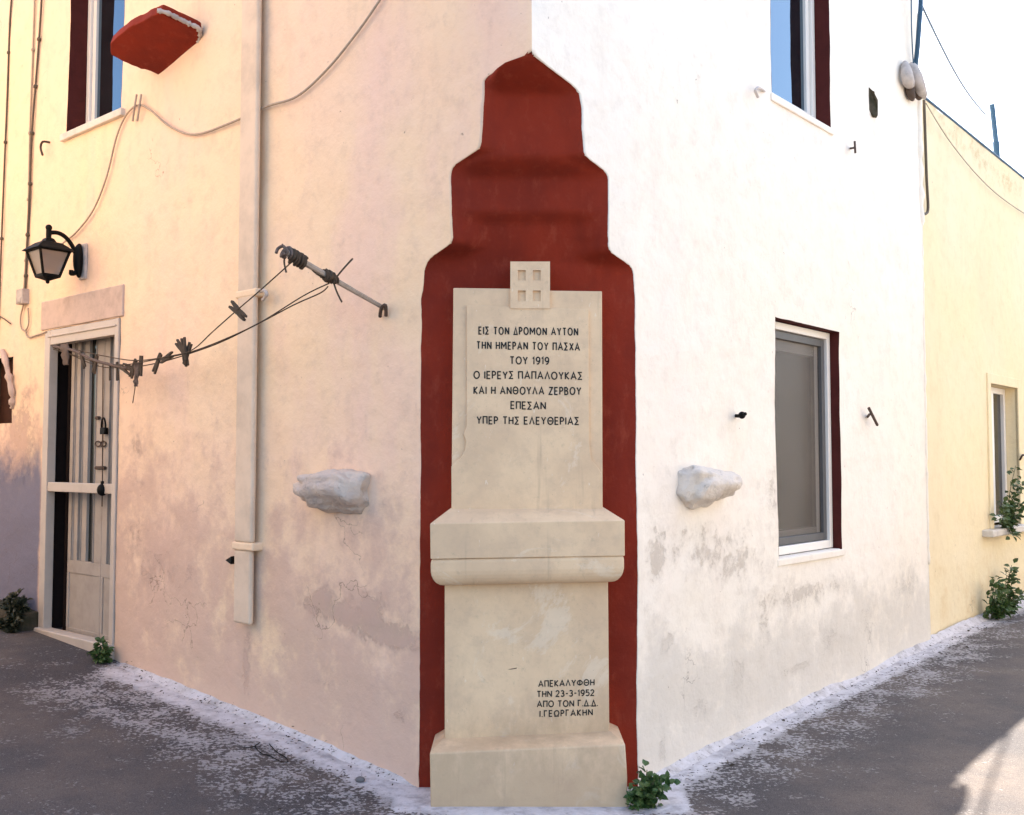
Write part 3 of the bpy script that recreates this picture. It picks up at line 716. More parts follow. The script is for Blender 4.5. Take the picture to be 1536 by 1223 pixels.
def inscription(lines, Y, cap, wd, name):
    cnt = 0
    for txt, x0, y0, x1, y1 in lines:
        mb = MB()
        A0, A1 = XZ(x0, y0, Y), XZ(x1, y1, Y); Wd = (A1 - A0).length; ex = (A1 - A0).normalized()
        h = cap; gap_n = len(txt) - 1
        ws = sum(G[c][0] for c in txt) * h; gap = (Wd - ws) / max(1, gap_n); x = 0.
        sq = 1.
        if gap < .31 * h: sq = (Wd - gap_n * .31 * h) / ws; gap = .31 * h
        for c in txt:
            gw, st = G[c]; dy = random.uniform(-.02, .02) * h; tilt = random.uniform(-.02, .02)
            for pts in st:
                l, r_, closed = stroke([(u * sq, v) for u, v in pts], wd); cnt += 1
                off = -.0012 - .00012 * (cnt % 5)
                f = lambda q: A0 + ex * (x + (q.x + tilt * q.y) * h) + Vector((0, off, (q.y - .5) * h + dy))
                n = len(l); vs = [f(q) for q in l] + [f(q) for q in r_]
                fs = [(i, i + 1, n + i + 1, n + i) for i in range(n - 1)] + ([(n - 1, 0, n, 2 * n - 1)] if closed else [])
                mb.add(vs, fs)
                k = len(mb.v)
                mb.add([q + Vector((0, .0016, 0)) for q in vs], [])
                rim = lambda i, j: mb.f.append((k - 2 * n + i, k - 2 * n + j, k + j, k + i))
                for i in range(n - 1): rim(i, i + 1); rim(n + i, n + i + 1)
                if not closed: rim(0, n); rim(n - 1, 2 * n - 1)
                else: rim(n - 1, 0); rim(2 * n - 1, n)
            x += gw * h * sq + gap
        mb.build(name, 'lettering', mem, recalc=False)
PX = 4.65 / F_PX
inscription([('ΕΙΣ ΤΟΝ ΔΡΟΜΟΝ ΑΥΤΟΝ', 718.5, 496, 866.5, 498), ('ΤΗΝ ΗΜΕΡΑΝ ΤΟΥ ΠΑΣΧΑ', 715.5, 518, 869, 520.5), ('ΤΟΥ 1919', 765.5, 540.5, 823, 541.5),
             ('Ο ΙΕΡΕΥΣ ΠΑΠΑΛΟΥΚΑΣ', 711, 562.5, 873, 564), ('ΚΑΙ Η ΑΝΘΟΥΛΑ ΖΕΡΒΟΥ', 711, 585.5, 871, 587), ('ΕΠΕΣΑΝ', 766.5, 608, 818, 609), ('ΥΠΕΡ ΤΗΣ ΕΛΕΥΘΕΡΙΑΣ', 715.5, 630.5, 868, 632)],
            YP, 10.5 * PX, .185, 'inscription')
inscription([('ΑΠΕΚΑΛΥΦΘΗ', 808, 1026, 891, 1023.5), ('ΤΗΝ 23-3-1952', 806, 1041.5, 891, 1039), ('ΑΠΟ ΤΟΝ Γ.Δ.Δ.', 806, 1056.5, 896, 1054.5), ('Ι.ΓΕΩΡΓΑΚΗΝ', 810, 1071, 888.5, 1068.5)],
            YS, 8.4 * PX, .19, 'inscription')
# small dark scars on the pedestal
mb = MB(); q = XZ(768, 1003, YS - .0005); mb.prism([q + Vector((-.02, 0, -.004)), q + Vector((.0, 0, .0)), q + Vector((.022, 0, .004)), q + Vector((.02, 0, -.001)), q + Vector((-.006, 0, -.005))], (0, .002, 0)); mb.build('scratch', 'rust', mem)

# ------------------------------------------------------------------ yellow house next door
OFF = -.035
yh = empty('yellow_house', WR.P(8, -2.5, 0), 'low pale yellow house adjoining the white house along the street', 'house')
YW = (5.60, 6.45, .915, 2.20); YT_ = 4.38
mb = MB(); st = []; lo = []
S_ = sorted(set([3.6 + i * .09 for i in range(38)] + [YW[0], YW[1]] + [7.0 + i * .6 for i in range(10)])); Z_ = sorted(set([-.2 + i * .0952 for i in range(12)] + [YW[2], YW[3]] + [1.0 + i * .1 for i in range(34)]))
Z_ = [z for z in Z_ if z < 4.36] + [4.36]
ystain = blobs(WR, [(1420, 180, 30, 25, .3), (1470, 230, 30, 20, .4), (1520, 280, 30, 20, .4), (1500, 900, 40, 30, .3)])
for z in Z_:
    for s in S_:
        top = -.05 * (s - 4) / 2.7 if z == 4.36 else 0
        mb.v.append(WR.P(s, OFF + .008 * noise.noise(Vector((s * 1.5, z * 1.5, 33))) + .003 * noise.noise(Vector((s * 6, z * 6, 3))), z + top + (.012 * noise.noise(Vector((s * 3, 0, 1))) if z == 4.36 else 0)))
        st.append(ystain(s, z)); lo.append((1 - sstep(.3, 1.3, z)) * .6)
n = len(S_)
for j in range(len(Z_) - 1):
    for i in range(n - 1):
        sm, zm = (S_[i] + S_[i + 1]) / 2, (Z_[j] + Z_[j + 1]) / 2
        if YW[0] < sm < YW[1] and YW[2] < zm < YW[3]: continue
        mb.f.append((j * n + i, j * n + i + 1, (j + 1) * n + i + 1, (j + 1) * n + i))
mb.build('wall', 'plaster_yellow', yh, smooth=True, recalc=False, attrs={'stain': st, 'low': lo})
mb = MB(); mb.fbox(WR, 3.9, 12.4, -5, OFF - .02, 4.15, 4.27); mb.build('roof', 'concrete', yh)
mb = MB(); mb.add([WR.P(12.4, OFF, -.3), WR.P(12.4, -5, -.3), WR.P(12.4, -5, 4.3), WR.P(12.4, OFF, 4.3), WR.P(3.9, -5, -.3), WR.P(3.9, -5, 4.3)], [(0, 1, 2, 3), (1, 4, 5, 2)]); mb.build('wall', 'plaster_yellow', yh, recalc=False)
fr = WR; s0, s1, z0, z1 = YW; d = OFF - .10
mb = MB(); mb.fbox(fr, s0 + .004, s0 + .06, d - .06, d, z0 + .03, z1 - .004); mb.fbox(fr, s1 - .06, s1 - .004, d - .06, d, z0 + .03, z1 - .004); mb.fbox(fr, s0 + .06, s1 - .06, d - .06, d - .001, z1 - .06, z1 - .004); mb.fbox(fr, s0 + .06, s1 - .06, d - .06, d - .001, z0 + .03, z0 + .09)
mb.fbox(fr, s0 + .36, s0 + .44, d - .05, d + .008, z0 + .09, z1 - .06)
yw = mb.build('window', 'upvc', yh, bevel=.004)
mb = MB(); mb.fbox(fr, s0 + .05, s1 - .05, d - .04, d - .03, z0 + .05, z1 - .05); mb.build('pane', 'doorglass', yw)
mb = MB()
for (a, b_) in (((s0, z0), (s0, z1)), ((s1, z0), (s1, z1)), ((s0, z1), (s1, z1)), ((s0, z0), (s1, z0))):
    mb.add([fr.P(a[0], OFF + .004, a[1]), fr.P(b_[0], OFF + .004, b_[1]), fr.P(b_[0], d - .06, b_[1]), fr.P(a[0], d - .06, a[1])], [(0, 1, 2, 3)])
mb.build('reveal', 'plaster_yellow', yw, recalc=False)
mb = MB()
for (a0, a1, b0, b1) in ((s0 - .09, s0 - .0, z0, z1 + .09), (s1, s1 + .09, z0, z1 + .09), (s0, s1, z1, z1 + .09)):
    mb.fbox(fr, a0, a1, OFF - .02, OFF + .016, b0, b1)
mb.build('surround', 'plaster_yellow', yw, bevel=.006)
mb = MB(); mb.fbox(fr, s0 - .30, s1 + .25, d - .02, OFF + .09, z0 - .055, z0 + .005); mb.build('sill', 'sillstone', yw, bevel=.012)

# ------------------------------------------------------------------ unseen houses across the two streets, added to bounce and block light
def add_unseen_house(fr, sa, sb, n0, n1, h, mat, label):
    e = empty('unseen_house', fr.P((sa + sb) / 2, (n0 + n1) / 2, 0), label, 'house')
    mb = MB(); mb.fbox(fr, sa, sb, n0, n1, -.3, h); mb.build('wall', mat, e)
    mb = MB(); mb.fbox(fr, sa - .1, sb + .1, n0 - .1, n1 + .1, h + .004, h + .18); mb.build('roof', 'concrete', e)
    for s in [sa + 1.4 + 2.6 * i for i in range(int((sb - sa - 1) / 2.6))]:
        mb = MB(); mb.fbox(fr, s, s + .9, n0 - .03, n0 + .05, 1.0, 2.4); w_ = mb.build('window', 'upvc', e)
        mb = MB(); mb.fbox(fr, s + .08, s + .82, n0 - .045, n0 - .032, 1.08, 2.32); mb.build('pane', 'doorglass', w_)
add_unseen_house(WR, -1.5, 12, 4.4, 9, 4.3, M['plaster_right'], 'unseen plain white house added across the right hand street to bounce light')
add_unseen_house(WL, 1.7, 8, 2.9, 8, 6.3, M['unseen_house_tan'], 'unseen plain tan house added across the left hand street to shade the wall')

# ------------------------------------------------------------------ wall lantern
S0, Zm = 3.32, 2.95
def off_for(px, py, s):                            # how far out of the wall a point at this s stands
    lo_, hi_ = 0., 1.
    for _ in range(40):
        m_ = (lo_ + hi_) / 2
        if WL.hit(px, py, m_)[0] > s: lo_, hi_ = (lo_, m_) if WL.hit(px, py, hi_)[0] < s else (m_, hi_)
        else: lo_, hi_ = (m_, hi_) if WL.hit(px, py, hi_)[0] > s else (lo_, m_)
    return m_
LN = .245
lan = empty('wall_lantern', WL.P(S0, 0, Zm), 'black iron wall lantern on a curved arm above the door', 'lantern')
zc = WL.hit(80, 375, LN)[1]                        # eave height of the lantern roof
def sq(hs, z): hs *= .84; return [WL.P(S0 + a * hs, LN + b_ * hs, z) for a, b_ in ((-1, -1), (1, -1), (1, 1), (-1, 1))]
mb = MB(); mb.loft([sq(.148, zc), sq(.135, zc + .012), sq(.075, zc + .055), sq(.045, zc + .062), sq(.03, zc + .085), sq(.02, zc + .09)])
mb.tube([WL.P(S0, LN, zc + .08), WL.P(S0, LN, zc + .15)], .018, 10); mb.ball(WL.P(S0, LN, zc + .16), .022, None, None, 10, 8); mb.build('lantern_roof', 'dark', lan)
mb = MB(); tp, bt = sq(.118, zc - .002), sq(.066, zc - .165)
for a, b_ in zip(tp, bt): mb.tube([a, b_], .0095, 6)
for k in range(4): mb.tube([bt[k], bt[(k + 1) % 4]], .008, 6); mb.tube([tp[k], tp[(k + 1) % 4]], .008, 6)
mb.loft([sq(.075, zc - .16), sq(.07, zc - .178), sq(.03, zc - .192), sq(.012, zc - .20)]); mb.ball(WL.P(S0, LN, zc - .205), .014, None, None, 8, 6); mb.build('lantern_cage', 'dark', lan)
mb = MB(); mb.loft([sq(.112, zc - .004), sq(.064, zc - .16)]); mb.build('lamp_glass', 'lampglass', lan)
mb = MB(); mb.ball(WL.P(S0, LN, zc - .07), .045, None, .055, 12, 8); mb.build('bulb', 'bulb', lan, smooth=True)
mb = MB(); arm = [WL.P(S0, LN, zc + .125), WL.P(S0, LN - .06, zc + .135), WL.P(S0, LN - .12, zc + .11), WL.P(S0, LN - .175, zc + .04), WL.P(S0, .045, zc - .06), WL.P(S0, .055, zc - .115), WL.P(S0, .085, zc - .13), WL.P(S0, .085, zc - .105)]
mb.tube(smooth_path(arm, 8), .0145, 8)
pl = smooth_path([WL.P(S0, .03, zc + .085), WL.P(S0, .04, zc + .03), WL.P(S0, .04, zc - .08), WL.P(S0, .03, zc - .15)], 6); nP = len(pl)
mb.tube(pl, .02, 8, [.008 + .026 * math.sin(math.pi * i / (nP - 1)) for i in range(nP)]); mb.build('lantern_arm', 'dark', lan, smooth=True)
mb = MB(); mb.fbox(WL, S0 - .05, S0 + .05, -.01, .014, zc - .16, zc + .09); mb.build('back_plate', 'spout', lan, bevel=.012)

# ------------------------------------------------------------------ cables on the walls
def cable(fr, pts, r, mat, label, off=.012, cat='cable', name='cable', n=8, clips=0):
    P_ = smooth_path([fr.pt(p[0], p[1], p[2] if len(p) > 2 else off) for p in pts], n)
    mb = MB(); mb.tube(P_, r, 6)
    for k in range(clips):
        q = P_[int((k + .5) / clips * (len(P_) - 1))]; mb.ball(q, r * 2.2, None, None, 6, 5)
    o = mb.build(name, mat, None, smooth=True); tag(o, label, cat); return recenter(o)
cable(WL, [(610, -60), (570, 0), (535, 50), (490, 105), (445, 145), (400, 160), (345, 185), (292, 202), (255, 190), (225, 165), (207, 158), (190, 172), (175, 205), (160, 265), (140, 315), (115, 348), (98, 362), (92, 368, .06)], .0065, 'cable', 'pale cable drooping across the cream wall down to the lantern', .02)
cable(WL, [(64, -30), (60, 40), (54, 120), (48, 200), (44, 300), (40, 380), (38, 438)], .008, 'cable_dark', 'dark cable running down the wall into the small junction box', .012, clips=7)
cable(WL, [(53, -30), (50, 60), (45, 200), (42, 330), (36, 436)], .007, 'cable', 'pale cable clipped close beside the dark one above the junction box', .010, clips=5)
cable(WL, [(20, -30), (15, 30), (11, 140), (5, 290), (0, 420), (-4, 520)], .007, 'cable_dark', 'thin dark cable at the far left edge of the cream wall', .012, clips=5)
cable(WL, [(36, 455), (31, 475), (32, 492), (38, 496), (43, 485), (42, 462)], .006, 'cable', 'short loop of pale cable hanging under the junction box', .014)
cable(WL, [(38, 495), (42, 506), (55, 503), (70, 498)], .006, 'cable', 'short pale cable from the junction box loop to the door frame corner', .014)
cable(WL, [(-10, 470), (5, 478), (16, 486)], .005, 'cable_dark', 'stub of wire on the cream wall left of the junction box', .012)
s_, z_ = WL.hit(39, 446); mb = MB(); mb.fbox(WL, s_ - .055, s_ + .055, -.01, .05, z_ - .055, z_ + .055); mb.fbox(WL, s_ - .035, s_ + .035, .05, .056, z_ - .048, z_ - .01)
recenter(tag(mb.build('junction_box', 'spout', None, bevel=.008), 'small pale junction box on the wall left of the lantern', 'junction box'))
mb = MB()
for x in (202, 209):
    mb.tube([WL.pt(x + 3, 142, .025), WL.pt(x, 160, .035), WL.pt(x - 3, 182, .02)], .007, 6)
recenter(tag(mb.build('cable_clip', 'rod', None), 'two pronged clip holding the drooping cable below the red slab', 'clip'))
mb = MB(); mb.tube(smooth_path([WL.pt(75, 214, .0), WL.pt(64, 213, .05), WL.pt(61, 222, .055), WL.pt(64, 233, .05)], 4), .008, 6)
recenter(tag(mb.build('iron_hook', 'rust', None), 'small bent iron hook beside the dark cable below the upper left window', 'hook'))
mb = MB(); mb.tube(smooth_path([WL.pt(386, 438, .03), WL.pt(396, 436, .05), WL.pt(400, 442, .055), WL.pt(394, 450, .04)], 5), .010, 6)
recenter(tag(mb.build('pipe_hook', 'spout', None), 'pale curled hook on the right edge of the painted drainpipe', 'hook'))
mb = MB(); mb.prism([WL.pt(345, 840, .02), WL.pt(354, 834, .03), WL.pt(353, 846, .03)], WL.n * .03)
recenter(tag(mb.build('metal_tab', 'dark', None), 'tiny black triangular tab beside the drainpipe', 'tab'))

# clothes line on its rod -----------------------------------------
rod = empty('clothes_line_rod', WL.pt(575, 465, 0), 'old grey rod with knotted cord sticking out from the cream wall', 'rod')
RB, RT = WL.pt(577, 463, 0), WL.pt(428, 378, .60)
mb = MB(); mb.tube([RB, RB.lerp(RT, .55), RT], .013, 8, [.011, .014, .016]); mb.build('pole', 'rod', rod)
mb = MB(); mb.tube(smooth_path([WL.pt(570, 475, .02), WL.pt(572, 463, .05), WL.pt(578, 458, .05), WL.pt(579, 474, .02)], 4), .009, 6); mb.build('wall_bracket', 'rust', rod)
def knot(c, r_, n, name='knot', mat='rope'):
    mb = MB()
    for k in range(n):
        a = random.uniform(0, 6.28); ax = (RT - RB).normalized(); u = ax.orthogonal().normalized(); v = ax.cross(u); o_ = c + ax * random.uniform(-r_, r_) * 1.1
        pts = [o_ + (u * math.cos(a + t) + v * math.sin(a + t)) * r_ * random.uniform(.55, 1) + ax * (t * .006) for t in (0, 1, 2, 3, 4, 5, 6)]
        mb.tube(smooth_path(pts, 3), random.uniform(.004, .008), 5)
    return mb.build(name, mat, rod, smooth=True)
def onrod(t): return RB.lerp(RT, t)
kt2 = knot(onrod(.545), .028, 12); knot(onrod(.86), .034, 16); knot(onrod(.97), .028, 9, 'knot', 'rag')
for pts in ([onrod(.53), onrod(.53) + Vector((.04, 0, .05)), onrod(.53) + Vector((.085, 0, .10))], [onrod(.55), onrod(.55) + Vector((.02, 0, -.06)), onrod(.55) + Vector((.045, -.0, -.11))],
            [onrod(.99), onrod(.99) + Vector((-.01, 0, -.04)), onrod(.99) + Vector((0, 0, -.09))], [onrod(.80), onrod(.7) + Vector((0, 0, -.02)), onrod(.6) + Vector((0, 0, -.01))]):
    mb = MB(); mb.tube(smooth_path(pts, 4), .0045, 5); mb.build('loose_end', 'rope', rod)
END = WL.pt(82, 521, .04)
LINES = {
 'thin cord from the knotted rod tip, carrying a lone clothes peg': [(438, 393, .56), (390, 436, .50), (355, 466, .46), (320, 497, .42), (290, 524, .38), (262, 533, .33), (205, 541, .24), (155, 534, .14), (110, 524, .07), (80, 518, .03)],
 'upper of the two close cords from the middle of the rod to the door frame': [(494, 425, .33), (455, 444, .33), (390, 484, .33), (330, 512, .32), (280, 530, .32), (240, 538, .29), (190, 547, .22), (150, 545, .13), (108, 532, .07), (80, 522, .03)],
 'lower of the two close cords from the middle of the rod to the door frame': [(492, 430, .33), (480, 440, .33), (440, 458, .33), (385, 487, .33), (330, 514, .31), (280, 532, .29), (235, 545, .26), (195, 551, .2), (150, 550, .12), (105, 532, .06), (80, 524, .03)]}
for k, (lab, pts) in enumerate(LINES.items()):
    o = cable(WL, pts, .0032, 'rope', lab, name='clothes_line', cat='clothes line')
mb = MB(); mb.tube(smooth_path([WL.pt(*q) for q in [(80, 520, .035), (110, 526, .075), (135, 538, .12), (160, 546, .15), (190, 552, .21)]], 6), .010, 6, None)
recenter(tag(mb.build('twisted_cord', 'rag', None, smooth=True), 'thick twisted cord wound along the clothes line in front of the door', 'cord'))
def rag(pts, w_, label, seed):
    P_ = smooth_path([WL.pt(*q) for q in pts], 5); mb = MB(); vs = []; fs = []
    for i, q in enumerate(P_):
        for k in range(5):
            u = k / 4 - .5; vs.append(q + WL.d * u * w_ * (1 - .5 * i / len(P_)) + WL.n * .018 * noise.noise(Vector((u * 5, i * .5, seed))))
    for i in range(len(P_) - 1):
        for k in range(4): fs.append((i * 5 + k, i * 5 + k + 1, i * 5 + k + 6, i * 5 + k + 5))
    mb.add(vs, fs); o = mb.build('rag', 'rag', None, smooth=True, recalc=False); md = o.modifiers.new('thick', 'SOLIDIFY'); md.thickness = .006
    return recenter(tag(o, label, 'rag'))
rag([(96, 516, .06), (97, 528, .07), (98, 548, .06)], .14, 'dusty grey rag bunched at the top left of the door frame', 1)
rag([(206, 544, .23), (204, 565, .225), (203, 580, .22)], .06, 'shred of grey cloth hanging from the line right of the door', 2)
mb = MB(); mb.tube(smooth_path([WL.pt(*q) for q in [(205, 560, .225), (202, 585, .22), (199, 605, .22)]], 5), .003, 5); recenter(tag(mb.build('frayed_string', 'rope', None), 'frayed string dangling below the shred of grey cloth', 'string'))

# pegs ---------------------------------------------------------------
def peg_mesh():
    mb = MB()
    for sg in (-1, 1):
        ang = .07 * sg
        for a, b_, t in ((-.055, .055, .0062),):
            pts = []
            for x, hw in ((-.055, .0035), (-.03, .0060), (.0, .0058), (.02, .0064), (.055, .0040)):
                pts.append((x, hw))
            rings = [[Vector((x, sg * (.0055 + abs(x) * .10 * (1 if x > 0 else .35)) + s2 * hw, t2 * .0055)) for s2, t2 in ((-1, -1), (1, -1), (1, 1), (-1, 1))] for x, hw in pts]
            mb.loft(rings)
    mb.tube([Vector((.004, -.014, .0)), Vector((.004, .014, 0))], .0045, 6)
    return mb
peg0 = peg_mesh().build('clothes_peg', 'peg', None)
PEGS = [  # px, py, out of wall, angle in the wall plane (deg), scale, label
 (357, 467, .455, 146, 1.35, 'lone brown clothes peg clipped across the thin cord left of the drainpipe'),
 (272, 523, .335, 140, 1.15, 'weathered peg pointing up and left in the largest bunch of pegs'),
 (276, 524, .345, 100, 1.15, 'weathered peg standing almost upright in the largest bunch of pegs'),
 (281, 531, .325, 62, 1.15, 'weathered peg sloping down right in the largest bunch of pegs'),
 (278, 533, .315, 108, 1.15, 'weathered peg hanging straight down in the largest bunch of pegs'),
 (236, 545, .27, 235, 1.15, 'open jawed peg hanging down and left between the two peg bunches'),
 (250, 537, .30, 15, 1.15, 'weathered peg lying nearly level along the cords'),
 (211, 549, .225, 264, 1.1, 'grey peg hanging upright just right of the shred of cloth'),
 (200, 553, .215, 240, 1.1, 'grey peg tilted left in front of the shred of cloth'),
 (187, 554, .20, 340, 1.2, 'pale grey peg lying along the cord right of the door glass'),
 (193, 551, .205, 345, 1.2, 'second pale grey peg lying just above the other along the cord'),
 (176, 557, .18, 275, 1.05, 'dark peg hanging before the right edge of the door'),
 (165, 559, .16, 272, .9, 'small black peg hanging before the door glass'),
 (143, 547, .125, 250, 1.1, 'grey peg hanging before the middle bar of the door'),
 (124, 540, .10, 300, 1.1, 'grey peg hanging before the left bars of the door')]
for i, (px, py, off, ang, scl, lab) in enumerate(PEGS):
    o = peg0 if i == 0 else peg0.copy()
    if i: COL.objects.link(o)
    o.location = WL.pt(px, py, off)
    ex = -WL.d                                     # image right
    ax = (ex * math.cos(R(ang)) + Vector((0, 0, 1)) * math.sin(R(ang))).normalized(); nn = (WL.n + Vector((random.uniform(-.3, .3), random.uniform(-.3, .3), 0))).normalized(); ay = nn.cross(ax).normalized(); az = ax.cross(ay)
    from mathutils import Matrix
    o.rotation_euler = Matrix((ax, ay, az)).transposed().to_euler(); o.scale = (scl, scl, scl)
    tag(o, lab, 'clothes peg', 'pegs on the clothes line')

# hooks and bits on the white wall -----------------------------------
mb = MB(); mb.tube([WR.pt(1102, 624, -.01), WR.pt(1112, 624, .05), WR.pt(1118, 621, .09)], .010, 7); mb.ball(WR.pt(1113, 623, .06), .020, None, None, 8, 6)
recenter(tag(mb.build('iron_hook', 'dark', None), 'stubby black iron peg in the white wall above the white stone', 'hook'))
mb = MB(); mb.tube([WR.pt(1301, 626, -.01), WR.pt(1304, 622, .05)], .009, 6); mb.tube([WR.pt(1303, 612, .05), WR.pt(1309, 624, .055), WR.pt(1316, 638, .05)], .0095, 6)
recenter(tag(mb.build('shutter_catch', 'rust', None), 'slanting iron shutter catch on the white wall right of the lower window', 'shutter catch'))
mb = MB(); mb.tube([WR.pt(1275, 223, -.01), WR.pt(1281, 222, .05)], .007, 6); mb.tube([WR.pt(1282, 212, .05), WR.pt(1283, 230, .05)], .007, 6)
recenter(tag(mb.build('shutter_catch', 'rust', None), 'small iron shutter catch on the white wall below the upper window', 'shutter catch'))
mb = MB(); mb.tube(smooth_path([WR.pt(1147, 138, -.01), WR.pt(1138, 132, .05), WR.pt(1133, 136, .055), WR.pt(1137, 146, .05)], 4), .008, 6)
recenter(tag(mb.build('iron_hook', 'spout', None), 'white painted hook at the left end of the upper window sill', 'hook'))

# wires and pipes at the right end
cable(WR, [(1380, -60, .10), (1381, 0, .10), (1379, 35, .09), (1376, 75, .06), (1373, 100, .03)], .018, 'blue_pipe', 'dark blue bent pipe rising beside the drain spout', name='service_pipe', cat='pipe')
cable(WR, [(1367, -60, .12), (1367, 20, .12), (1368, 60, .12), (1370, 95, .1)], .0045, 'blue_pipe', 'thin wire dropping beside the dark blue pipe', name='wire', cat='wire')
a, b_ = WR.pt(1381, 5, .10), WR.pt(1560, 330, -.8); b_ = WR.P(7.5, -2.2, 4.9)
b_ = CAM + ray(1478, 172) * 11.5
mb = MB(); mb.tube([a.lerp(b_, t / 12) - Vector((0, 0, .10 * math.sin(math.pi * t / 12))) for t in range(13)], .0095, 5); recenter(tag(mb.build('overhead_wire', 'blue_pipe', None), 'thin overhead wire slanting down behind the yellow roof', 'wire'))
q = CAM + ray(1496, 232) * (WR.pt(1496, 232, -.15) - CAM).dot(FW); t_ = CAM + ray(1488, 157) * ((WR.pt(1496, 232, -.15) - CAM).dot(FW))
mb = MB(); mb.tube([q - Vector((0, 0, .2)), q.lerp(t_, .25)], .030, 8); mb.tube([q.lerp(t_, .2), t_], .024, 8); recenter(tag(mb.build('roof_pole', 'blue_pipe', None), 'short dark blue pole standing on the yellow roof edge', 'pole'))
cable(WR, [(1386, 150, -.01), (1388, 210, -.01), (1390, 270, -.01), (1392, 312, -.01), (1388, 321, -.01), (1379, 317, -.01)], .011, 'cable_dark', 'thin brown conduit running down the yellow wall beside the white house', name='conduit', cat='conduit')
cable(WR, [(1389, 155, .0), (1410, 190, .0), (1432, 222, .0), (1465, 262, .0), (1500, 295, .0), (1545, 325, .0), (1600, 350, .0)], .0045, 'cable', 'pale cable sagging across the yellow wall', name='cable')
mb = MB(); mb.tube([WR.P(s_, OFF + .0, 4.372 - .05 * (s_ - 4) / 2.7) for s_ in (3.95, 5, 6, 7, 8, 10)], .012, 6); recenter(tag(mb.build('roof_edge_pipe', 'blue_pipe', None), 'thin blue pipe laid along the top edge of the yellow wall', 'pipe'))
cable(WR, [(1530, 690, .0), (1534, 683, .03), (1540, 684, .0)], .01, 'rust', 'little iron hook on the yellow wall right of its window', name='iron_hook', cat='hook')

# ------------------------------------------------------------------ plants
def leaf_shape(mb, c, d, up_, ln, wd):
    d = d.normalized(); sd_ = d.cross(up_).normalized(); nn = sd_.cross(d)
    pts = [c, c + d * ln * .35 + sd_ * wd * .5 + nn * .12 * ln, c + d * ln * .7 + sd_ * wd * .36 + nn * .08 * ln, c + d * ln - nn * .12 * ln, c + d * ln * .7 - sd_ * wd * .36 + nn * .08 * ln, c + d * ln * .35 - sd_ * wd * .5 + nn * .12 * ln, c + d * ln * .5]
    mb.add(pts, [(0, 1, 6), (1, 2, 6), (2, 3, 6), (3, 4, 6), (4, 5, 6), (5, 0, 6)])
def plant(name, base, stems, leaf_n, ln, label, cat, mat='leaf', spread=.1, out=Vector((0, -1, 0)), lobes=1):
    e = empty(name, base, label, cat); fo = MB(); st_ = MB()
    for k, (dx, dz, dy) in enumerate(stems):
        tip = base + dx + Vector((0, 0, dz)) + out * dy
        p = smooth_path([base + dx * .15, base + dx * .45 + Vector((0, 0, dz * .55)) + out * dy * .4 + Vector((random.uniform(-.01, .01), 0, 0)), tip], 8); st_.tube(p, .004, 5, [.005 - .003 * i / (len(p) - 1) for i in range(len(p))])
        for i in range(leaf_n):
            t = random.uniform(.12, 1.0); q = p[min(len(p) - 1, int(t * (len(p) - 1)))]
            d = Vector((random.gauss(0, 1), random.gauss(0, 1), random.gauss(.15, .8))) + out * .6
            q = q + d.normalized() * random.uniform(0, spread)
            for l_ in range(lobes):
                dd = d + Vector((random.gauss(0, .7), random.gauss(0, .7), random.gauss(0, .7))) if l_ else d
                leaf_shape(fo, q, dd, Vector((random.gauss(0, .5), random.gauss(0, .5), 1)) + out * .5, ln * random.uniform(.6, 1.15), ln * random.uniform(.5, .85))
    fo.build('foliage', mat, e, recalc=False); st_.build('stem', 'stem', e); return e
X_ = Vector((1, 0, 0))
b0 = Vector((.575, 4.53, .0)); b0.z = ground_z(b0.x, b0.y)
plant('green_plant', b0, [(X_ * -.07, .06, .06), (X_ * -.03, .11, .04), (X_ * .01, .155, .02), (X_ * .04, .12, .05), (X_ * .07, .10, .03), (X_ * .0, .07, .09), (X_ * .06, .05, .07), (X_ * .11, .09, .0), (X_ * -.06, .04, .08)], 24, .040, 'bushy dark green plant at the foot of the memorial', 'plant', 'leaf', .035, lobes=2)
b0 = WL.P(2.78, .06, 0); b0.z = ground_z(b0.x, b0.y)
plant('green_plant', b0, [(WL.d * .08, .06, .05), (WL.d * .02, .14, .03), (WL.d * -.04, .10, .02), (WL.d * .05, .10, .04), (WL.d * .0, .06, .07)], 22, .042, 'small dark plant growing by the right end of the door threshold', 'plant', 'leaf', .03, WL.n, lobes=2)
b0 = WR.P(5.33, .05, 0); b0.z = ground_z(b0.x, b0.y)
plant('leafy_weed', b0 + WR.d * .22, [(WR.d * .10, .42, .05), (WR.d * .16, .30, .06), (WR.d * .02, .34, .03), (WR.d * .18, .16, .1), (WR.d * .0, .18, .1)], 40, .062, 'taller leafy weed at the foot of the yellow wall', 'plant', 'leaf_light', .05, WR.n)
plant('leafy_weed', b0 - WR.d * .12, [(WR.d * -.14, .28, .08), (WR.d * -.08, .34, .05), (WR.d * .03, .20, .08), (WR.d * .10, .10, .14), (WR.d * -.02, .14, .12)], 38, .062, 'shorter leafy weed left of the taller one by the yellow wall', 'plant', 'leaf', .05, WR.n)
b0 = WR.P(5.78, .02, .92)
plant('sill_plant', b0, [(WR.d * .30, .55, .02), (WR.d * .34, .38, .05), (WR.d * .15, .26, .03), (WR.d * .0, .20, .03), (WR.d * -.22, .24, .03), (WR.d * -.28, .12, .05), (WR.d * -.1, -.06, .1), (WR.d * .1, .1, .08), (WR.d * .38, .2, .05)], 40, .058, 'climbing green plant on the sill of the yellow house window', 'plant', 'leaf_light', .045, WR.n)
